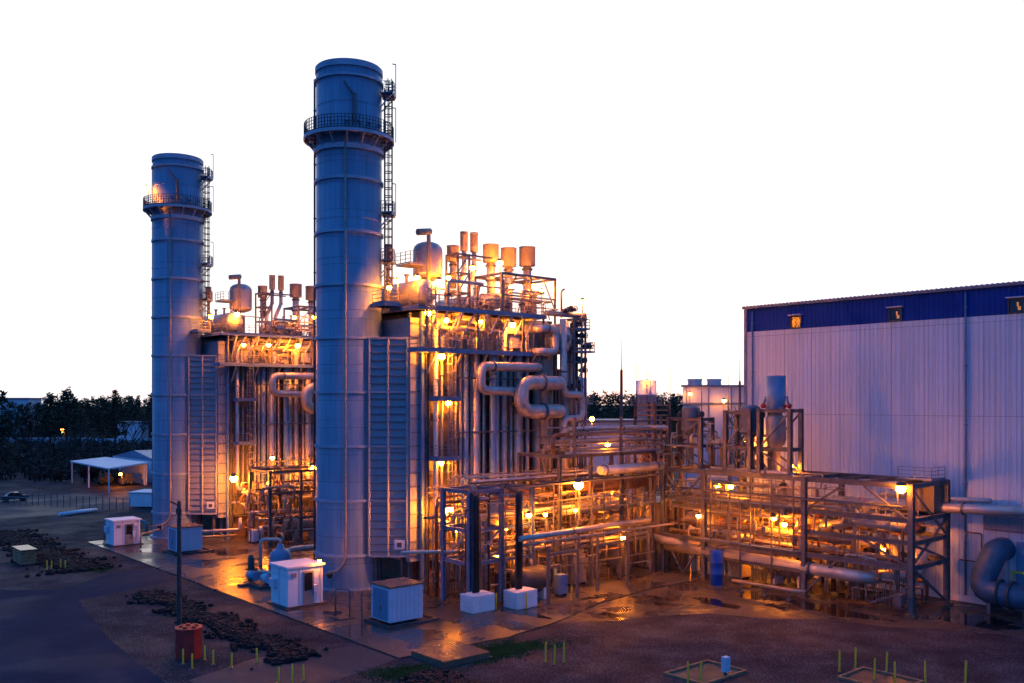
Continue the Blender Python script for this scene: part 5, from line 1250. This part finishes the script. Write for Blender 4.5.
# silos
def silo(X, Y, r, z1, lab):
    u, v = bg(X, Y); t = thing('storage_silo', lab, 'silo', (u, v, 0))
    m = MB(); m.lathe((u, v, 0), [(r, 0), (r, z1-2.2), (r*1.02, z1-2.2), (r*1.02, z1-2.0), (r, z1-2.0), (r, z1), (.02, z1+.3)], 24); part('shell', m, 'shedgrey', t)
    m = MB(); m.lathe((u, v, z1-3.6), [(r, 0), (r+.9, 0), (r+.9, -.15), (r, -.15)], 20, smooth=False); p = part('gallery', m, 'rail', t)
    m = MB(); m.rail([(u+(r+.85)*math.cos(2*math.pi*k/16), v+(r+.85)*math.sin(2*math.pi*k/16), z1-3.6) for k in range(16)], 1.1, 1.2, .07, closed=True); part('railing', m, 'rail', p)
    m = MB(); m.ladder((u-(r+.15)*.6, v-(r+.15)*.8), 2, z1, (-.6, -.8), False); part('ladder', m, 'rail', t)
silo(20.4, 140, 1.55, 20.2, 'pale round silo with a lit rim beyond the high rack')
silo(9.4, 132, 1.35, 20.4, 'slimmer pale silo half hidden behind the square expansion loop')
lamp(*bg(20.4, 138), 20.9, 'lamp on the rim of the pale round silo beyond the high rack', .2, S_, .6)
# white building behind the hall corner
t = thing('cooling_building', 'low white panelled building with roof fans left of the hall corner', 'building', (*bg(40, 150), 0))
m = MB(); m.poly([bg(27.5, 148), bg(60, 148), bg(60, 172), bg(34, 172)], 0, 19.6); part('wall', m, 'shedgrey', t)
m = MB(); bbox(m, 27.2, 60, 147.7, 148, 16.6, 16.9); bbox(m, 27.2, 60, 147.7, 148, 19.4, 19.75)
for k in range(8): bbox(m, 28.0+k*3.6, 28.12+k*3.6, 147.85, 148, 0, 19.5)
part('panel_trim', m, 'bluesteel', t)
for X in (30.2, 33.4):
    u, v = bg(X, 152); m = MB(); m.lathe((u, v, 0), [(1.2, 19.6), (1.1, 20.3), (1.25, 20.8), (1.0, 20.8), (.9, 20.2), (.02, 20.2)], 20); part('roof_fan', m, 'silencer', t)
lamp(*bg(28.4, 146.6), 18.3, 'lamp at the near corner of the white panelled building', .22, 'lampweak', 3.0)
lamp(*bg(33.6, 145.8), 17.2, 'lamp on a pole in front of the white panelled building', .26, 'lampweak', 8.0)
t = thing('tank_shed', 'low pale shed with flat roof behind the high rack', 'building', (*bg(14, 136), 0))
m = MB(); bbox(m, 8, 19, 128, 137, 0, 14.2); part('wall', m, 'shedgrey', t)
m = MB(); bbox(m, 7.6, 19.4, 127.6, 137.4, 14.2, 14.5); part('roof', m, 'roof', t)
# lightning masts
for X, Y, h, w, lab in ((15.7, 132, 26.2, .22, 'tall thin mast left of the pale round silo'), (17.6, 130, 22.6, .09, 'thin rod mast beside the pale round silo'), (23.8, 138, 22.0, .08, 'thin rod mast between silo and white building'), (30.2, 146.5, 22.6, .08, 'thin rod mast before the white building roof fans'), (36.4, 147, 24.6, .2, 'taller dark mast close to the hall corner'), (34.6, 147, 21.8, .08, 'short rod mast near the hall corner')):
    u, v = bg(X, Y); t = thing('lightning_mast', lab, 'mast', (u, v, 0))
    m = MB(); m.lathe((u, v, 0), [(w*1.3, 0), (w*.9, h*.82)], 8); part('shaft', m, 'dark', t)
    m = MB(); m.lathe((u, v, 0), [(w*.9, h*.82), (w*.3, h*.83), (.02, h)], 6); part('tip', m, 'dark', t)
u, v = bg(-56.3, 145); m = MB(); m.lathe((u, v, 0), [(.16, 0), (.1, 19.6), (.01, 19.8)], 8); m.bar((u-.4, v, 17.4), (u+.4, v, 17.4), .1); single('lightning_mast', m, 'dark', 'thin mast hugging the far chimney edge above the tree line', 'mast', (u, v, 0))
# carport and shed
t = thing('carport', 'open-sided carport with a pale flat roof on slim posts, lit inside', 'carport', (*bg(-72, 165), 0))
rf = [(-92.7, 193), (-75.4, 171.7), (-74.6, 188.5), (-91.4, 207)]
m = MB(); m.poly([bg(*p) for p in rf], 4.4, 4.65); part('roof', m, 'shedgrey', t)
for p in [(-92.3, 193), (-75.5, 172.3), (-84, 182.6), (-91.2, 206), (-75, 188)]:
    u, v = bg(*p); m = MB(); m.bar((u, v, 0), (u, v, 4.4), .24); part('post', m, 'shedgrey', t)
m = MB(); P = [bg(-84, 199), bg(-74.7, 188.4)]; m.quad((*P[0], 0), (*P[1], 0), (*P[1], 4.4), (*P[0], 4.4)); part('back_wall', m, 'shedgrey', t)
t = thing('workshop', 'low pale workshop with a blue gable roof behind the carport', 'building', (*bg(-60, 182), 0))
m = MB(); P = [bg(-92, 212), bg(-73.5, 191), bg(-52, 210), bg(-70, 232)]; m.poly(P, 0, 4.6); part('wall', m, 'white', t)
A, B, C_, D = [Vector((*p, 4.6)) for p in P]; e1 = (A+B)/2+Vector((0, 0, 1.8)); e2 = (C_+D)/2+Vector((0, 0, 1.8))
m = MB(); m.quad(A, e1, e2, D); m.quad(e1, B, C_, e2); m._add([A, B, e1], [(0, 1, 2)]); m._add([D, C_, e2], [(0, 2, 1)]); part('roof', m, 'bluegrey', t)
t = thing('skip_container', 'white low skip container between the carport and the farther chimney', 'container', (*bg(-58, 156), 0))
m = MB(); P = [bg(-61.6, 148), bg(-54, 147), bg(-53, 152), bg(-61, 153)]; m.poly(P, .2, 2.4); part('body', m, 'white', t)
m = MB(); m.poly([bg(-61.8, 147.8), bg(-53.8, 146.8), bg(-52.8, 152.2), bg(-61.2, 153.2)], 2.4, 2.52); part('rim', m, 'shedgrey', t)
lamp(*bg(-78.3, 184), 2.6, 'warm lamp burning under the carport roof', .24, S_, 2.5)
for k, (X, Y, s) in enumerate(((-84, 190, 1.0), (-78.5, 187.5, 1.0))):
    u, v = bg(X, Y); t = thing('stored_machine', ('dark machine parked at the open end of the carport', 'dark machine parked near the carport lamp')[k], 'machine', (u, v, 0))
    m = MB(); m.box(u-1.4*s, u+1.4*s, v-.8*s, v+.8*s, .5, 1.5*s); part('body', m, 'dark', t)
    m = MB(); m.box(u-.3*s, u+.9*s, v-.7*s, v+.7*s, 1.5*s, 2.4*s); part('cab', m, 'dark', t)
    for a in (-1, 1):
        for b in (-1, 1): m = MB(); m.lathe((u+a*.9*s, v+b*.85*s, .5), [(.02, -.15), (.5, -.15), (.5, .15), (.02, .15)], 12, axis='v'); part('wheel', m, 'black', t)
# chain-link style fence along the far road
t = thing('yard_fence', 'low dark post and wire fence along the far service road', 'fence', (*bg(-80, 155), 0))
for k in range(26):
    X, Y = -92+k*1.3, 157-k*.55; u, v = bg(X, Y); m = MB(); m.bar((u, v, 0), (u, v, 2.0), .09); part('post', m, 'dark', t)
m = MB()
for z in (.5, 1.2, 1.9): m.bar((*bg(-92, 157), z), (*bg(-92+25*1.3, 157-25*.55), z), .05)
part('wire', m, 'rail', t)
# distant town
def far_house(X, Y, w, d, h, lab, mat='farwall'):
    t = thing('warehouse', lab, 'building', (*bg(X, Y), 0))
    m = MB(); bbox(m, X-w/2, X+w/2, Y, Y+d, 0, h); part('wall', m, mat, t)
    m = MB(); bbox(m, X-w/2-.5, X+w/2+.5, Y-.5, Y+d+.5, h, h+.7); part('roof', m, 'roof', t)
    for k in range(int(w/6)): m = MB(); bbox(m, X-w/2+2+k*6, X-w/2+4+k*6, Y-.1, Y-.02, h*.35, h*.6); part('window', m, 'glassdark', t)
far_house(-233, 430, 14, 12, 18.3, 'tall pale warehouse block rising behind the pines at the picture edge')
far_house(-150, 392, 7, 8, 8.8, 'small pale house with one lit side among the trees', 'silencer')
far_house(-163, 392, 10, 8, 8.0, 'small bluish house left of the lit one among the trees')
far_house(-137, 392, 9, 8, 8.6, 'small bluish house right of the lit one among the trees')
m = MB(); bbox(m, -260, -128, 372, 372.5, 0, 2.2); bbox(m, -215, -170, 371.2, 371.9, 2.0, 2.6); single('boundary_wall', m, 'farwall', 'long low pale wall running along the foot of the wooded hill', 'wall', (*bg(-200, 372), 0))
u, v = bg(-190, 388); 
lamp(u, v, 5.0, 'lone orange street lamp glowing at the foot of the wooded hill', .8, 'lampfar', 5.0, name='street_lamp')
# woods
def leafclump(m, c, r, n, rr, size, flat=.6):
    for _ in range(n):
        d = Vector((rr.gauss(0, 1), rr.gauss(0, 1), rr.gauss(0, 1)*flat)); d = d.normalized()*r*rr.random()**.5
        a = Vector((rr.uniform(-1, 1), rr.uniform(-1, 1), rr.uniform(-.6, .6))).normalized()*size*rr.uniform(.6, 1.3)
        b = Vector((rr.uniform(-1, 1), rr.uniform(-1, 1), rr.uniform(-.6, .6))).normalized()*size*rr.uniform(.4, .9)
        p = c+d; m._add([p-a, p+b, p+a*rr.uniform(.5, 1)], [(0, 1, 2)])
def pine_crown(m, X, Y, z0, h, rad, rr, n=46, size=1.0):
    u, v = bg(X, Y); k = 0
    while k < n:
        f = rr.random(); prof = (1-f)**.65*(0.55+.45*min(1, f*5))
        a = rr.uniform(0, 6.283); q = rad*prof*(.35+.65*rr.random())
        c = Vector((u+q*math.cos(a), v+q*math.sin(a), z0+f*h))
        leafclump(m, c, size*.9, 3, rr, size); k += 1
rr = random.Random(9)
m = MB()
for _ in range(900):
    X = rr.uniform(-285, 120); Y = rr.uniform(405, 500)
    hh = rr.uniform(12.0, 14.0)+ 4.2*min(1, max(0, (X+240)/80)) + .7*math.sin(X*.05)+rr.choice((0, 0, 0, 1.2))
    z0 = (Y-405)*.045
    pine_crown(m, X, Y, z0+hh*.1, hh*.92, rr.uniform(2.8, 4.6), rr, 46, 1.05)
single('pine_wood', m, 'foliage', 'dark pine wood covering the ridge all along the skyline', 'wood', (*bg(-100, 450), 0), kind='stuff')
hm = MB(); n = 40
pts = []
for i in range(n+1):
    X = -420+i*(800/n); pts.append((X, 10+3*math.sin(i*.6)+1.5*math.sin(i*1.7)))
for i in range(n):
    (x0, h0), (x1, h1) = pts[i], pts[i+1]
    hm.quad((*bg(x0, 400), -.2), (*bg(x1, 400), -.2), (*bg(x1, 470), h1*.55), (*bg(x0, 470), h0*.55)); hm.quad((*bg(x0, 470), h0*.55), (*bg(x1, 470), h1*.55), (*bg(x1, 620), h1), (*bg(x0, 620), h0))
structure('hill', hm, 'foliage')
# brush on the low bank
m = MB()
for _ in range(1500):
    Y = rr.uniform(196, 365); X = -rr.uniform(.30, .62)*Y
    u, v = bg(X, Y); h = rr.uniform(1.2, 4.2)
    for _k in range(9):
        a = rr.uniform(0, 6.283); q = rr.uniform(.2, 1.6); w = rr.uniform(.08, .2)
        p = Vector((u, v, 0)); tip = Vector((u+q*math.cos(a), v+q*math.sin(a), h*rr.uniform(.6, 1)))
        s = Vector((math.cos(a+1.57), math.sin(a+1.57), 0))*w
        m._add([p-s, p+s, tip], [(0, 1, 2)])
        leafclump(m, tip*.75+p*.25, .7, 2, rr, .7)
single('brush', m, 'brush', 'dark leafless brush covering the bank behind the carport', 'brush', (*bg(-120, 280), 0), kind='stuff')
# individual pines
def pine(X, Y, h, rad, lab, crown0=.3, group=None, n=120, size=.9):
    u, v = bg(X, Y); t = thing('pine_tree', lab, 'tree', (u, v, 0), group)
    q = random.Random(int(X*7+Y)); m = MB(); m.lathe((u, v, 0), [(.34, 0), (.26, h*.4), (.12, h*.8), (.03, h*.98)], 8)
    for k in range(14):
        f = crown0+.6*q.random()*(1-crown0)+.02; a = q.uniform(0, 6.283); L = rad*(1-f)*1.1
        m.bar((u, v, f*h), (u+L*math.cos(a), v+L*math.sin(a), f*h+L*.15), .12)
    part('trunk', m, 'bark', t)
    m = MB(); pine_crown(m, X, Y, h*crown0, h*(1-crown0), rad, q, n, size); part('crown', m, 'foliage', t)
for X, Y, h, rad, lab, c0, n in ((-112, 202, 19.0, 4.2, 'tall pine cut by the picture edge in front of the warehouse', .25, 170), (-121, 250, 20.2, 6.0, 'broad dark pine with a bare trunk right of the warehouse', .42, 260), (-128.5, 256, 19.4, 4.6, 'dark pine joined to the broad pine, with slimmer crown', .4, 180), (-113, 262, 20.0, 4.6, 'dark pine between the broad pine and the wooded ridge', .38, 180),
                              (-140, 232, 15.5, 3.6, 'short pine behind the tall pine at the picture edge', .3, 120)):
    pine(X, Y, h, rad, lab, c0, None, n)
def bare_tree(X, Y, h, lab, seed, group=None):
    u, v = bg(X, Y); t = thing('bare_tree', lab, 'tree', (u, v, 0), group); q = random.Random(seed)
    tr = MB(); br = MB()
    tr.lathe((u, v, 0), [(.26, 0), (.2, h*.3), (.12, h*.5)], 7)
    def grow(p, d, L, w, lev):
        e = p+d*L; br.bar(p, e, w)
        if lev == 0: return
        for k in range(3):
            nd = (d+Vector((q.uniform(-.8, .8), q.uniform(-.8, .8), q.uniform(-.1, .5)))).normalized()
            grow(p+d*L*q.uniform(.55, 1), nd, L*q.uniform(.55, .8), w*.62, lev-1)
    for k in range(5):
        a = q.uniform(0, 6.283); grow(Vector((u, v, h*q.uniform(.22, .5))), Vector((.6*math.cos(a), .6*math.sin(a), .8)).normalized(), h*.3, .17, 4)
    part('trunk', tr, 'bark', t); part('branches', br, 'bark', t)
bare_tree(-92, 222, 14.0, 'spreading leafless tree standing above the carport roof', 1)
bare_tree(-84, 236, 13.0, 'leafless tree just right of the spreading one above the carport', 2)
bare_tree(-101, 210, 12, 'thin leafless tree under the lone street lamp', 3)
bare_tree(-112, 215, 11.5, 'leafless tree below the broad pine trunk', 4)
bare_tree(-93, 250, 14, 'leafless tree next to the farther chimney', 5)
u, v = bg(-85.5, 158)
t = thing('parked_car', 'dark car parked beside the fence at the picture edge', 'car', (u, v, 0))
m = MB(); m.box(u-2.1, u+2.1, v-.9, v+.9, .4, .95); part('body', m, 'dark', t)
m = MB(); m._add([(u-1.3, v-.8, .95), (u+1.2, v-.8, .95), (u+1.2, v+.8, .95), (u-1.3, v+.8, .95), (u-.8, v-.7, 1.5), (u+.6, v-.7, 1.5), (u+.6, v+.7, 1.5), (u-.8, v+.7, 1.5)], [(4, 5, 6, 7), (0, 1, 5, 4), (1, 2, 6, 5), (2, 3, 7, 6), (3, 0, 4, 7)]); part('cabin', m, 'glassdark', t)
for a in (-1.3, 1.3):
    for b in (-.85, .85): m = MB(); m.lathe((u+a, v+b, .35), [(.02, -.12), (.35, -.12), (.35, .12), (.02, .12)], 12, axis='v'); part('wheel', m, 'black', t)

# ------------------------------------------------------------------ world: dusk sky, bright afterglow ahead, deep blue behind and overhead
w = bpy.data.worlds.new('World'); scene.world = w; w.use_nodes = True
nt = w.node_tree; bgn = nt.nodes['Background']
tc = N(nt, 'ShaderNodeTexCoord')
dp = N(nt, 'ShaderNodeVectorMath', operation='DOT_PRODUCT'); d = Vector((0, 1, .16)).normalized(); dp.inputs[1].default_value = d
nt.links.new(tc.outputs['Generated'], dp.inputs[0])
mr = N(nt, 'ShaderNodeMapRange'); mr.inputs['From Min'].default_value = -1; nt.links.new(dp.outputs['Value'], mr.inputs['Value'])
glow = ramp(nt, mr.outputs[0], [(0.0, (.03, .26, .96)), (.60, (.03, .26, .90)), (.865, (.12, .34, .90)), (.924, (1.03, 1.05, 1.10))])
sky = N(nt, 'ShaderNodeTexSky'); sky.sky_type = 'NISHITA'; sky.sun_disc = False; sky.sun_elevation = R(1.0); sky.sun_rotation = R(0); sky.altitude = 50
sc_ = N(nt, 'ShaderNodeVectorMath', operation='SCALE'); sc_.inputs['Scale'].default_value = .05; nt.links.new(sky.outputs[0], sc_.inputs[0])
ad = N(nt, 'ShaderNodeVectorMath', operation='ADD'); nt.links.new(glow.outputs[0], ad.inputs[0]); nt.links.new(sc_.outputs[0], ad.inputs[1])
nt.links.new(ad.outputs[0], bgn.inputs['Color']); bgn.inputs['Strength'].default_value = 1.0

# ------------------------------------------------------------------ camera and render settings
cd = bpy.data.cameras.new('camera'); cam = bpy.data.objects.new('camera', cd); COL.objects.link(cam)
cam.location = (0, 0, 17); cam.rotation_euler = (R(90), 0, 0)
cd.sensor_width = 36; cd.lens = 920/1024*36; cd.shift_y = 60.5/1024
cd.clip_start = .5; cd.clip_end = 6000
scene.camera = cam
scene.render.engine = 'CYCLES'
scene.cycles.use_denoising = True
scene.cycles.max_bounces = 6
scene.cycles.sample_clamp_indirect = 6
scene.cycles.use_light_tree = True
scene.view_settings.view_transform = 'Standard'
scene.view_settings.look = 'None'
scene.view_settings.exposure = 0
scene.view_settings.gamma = 1
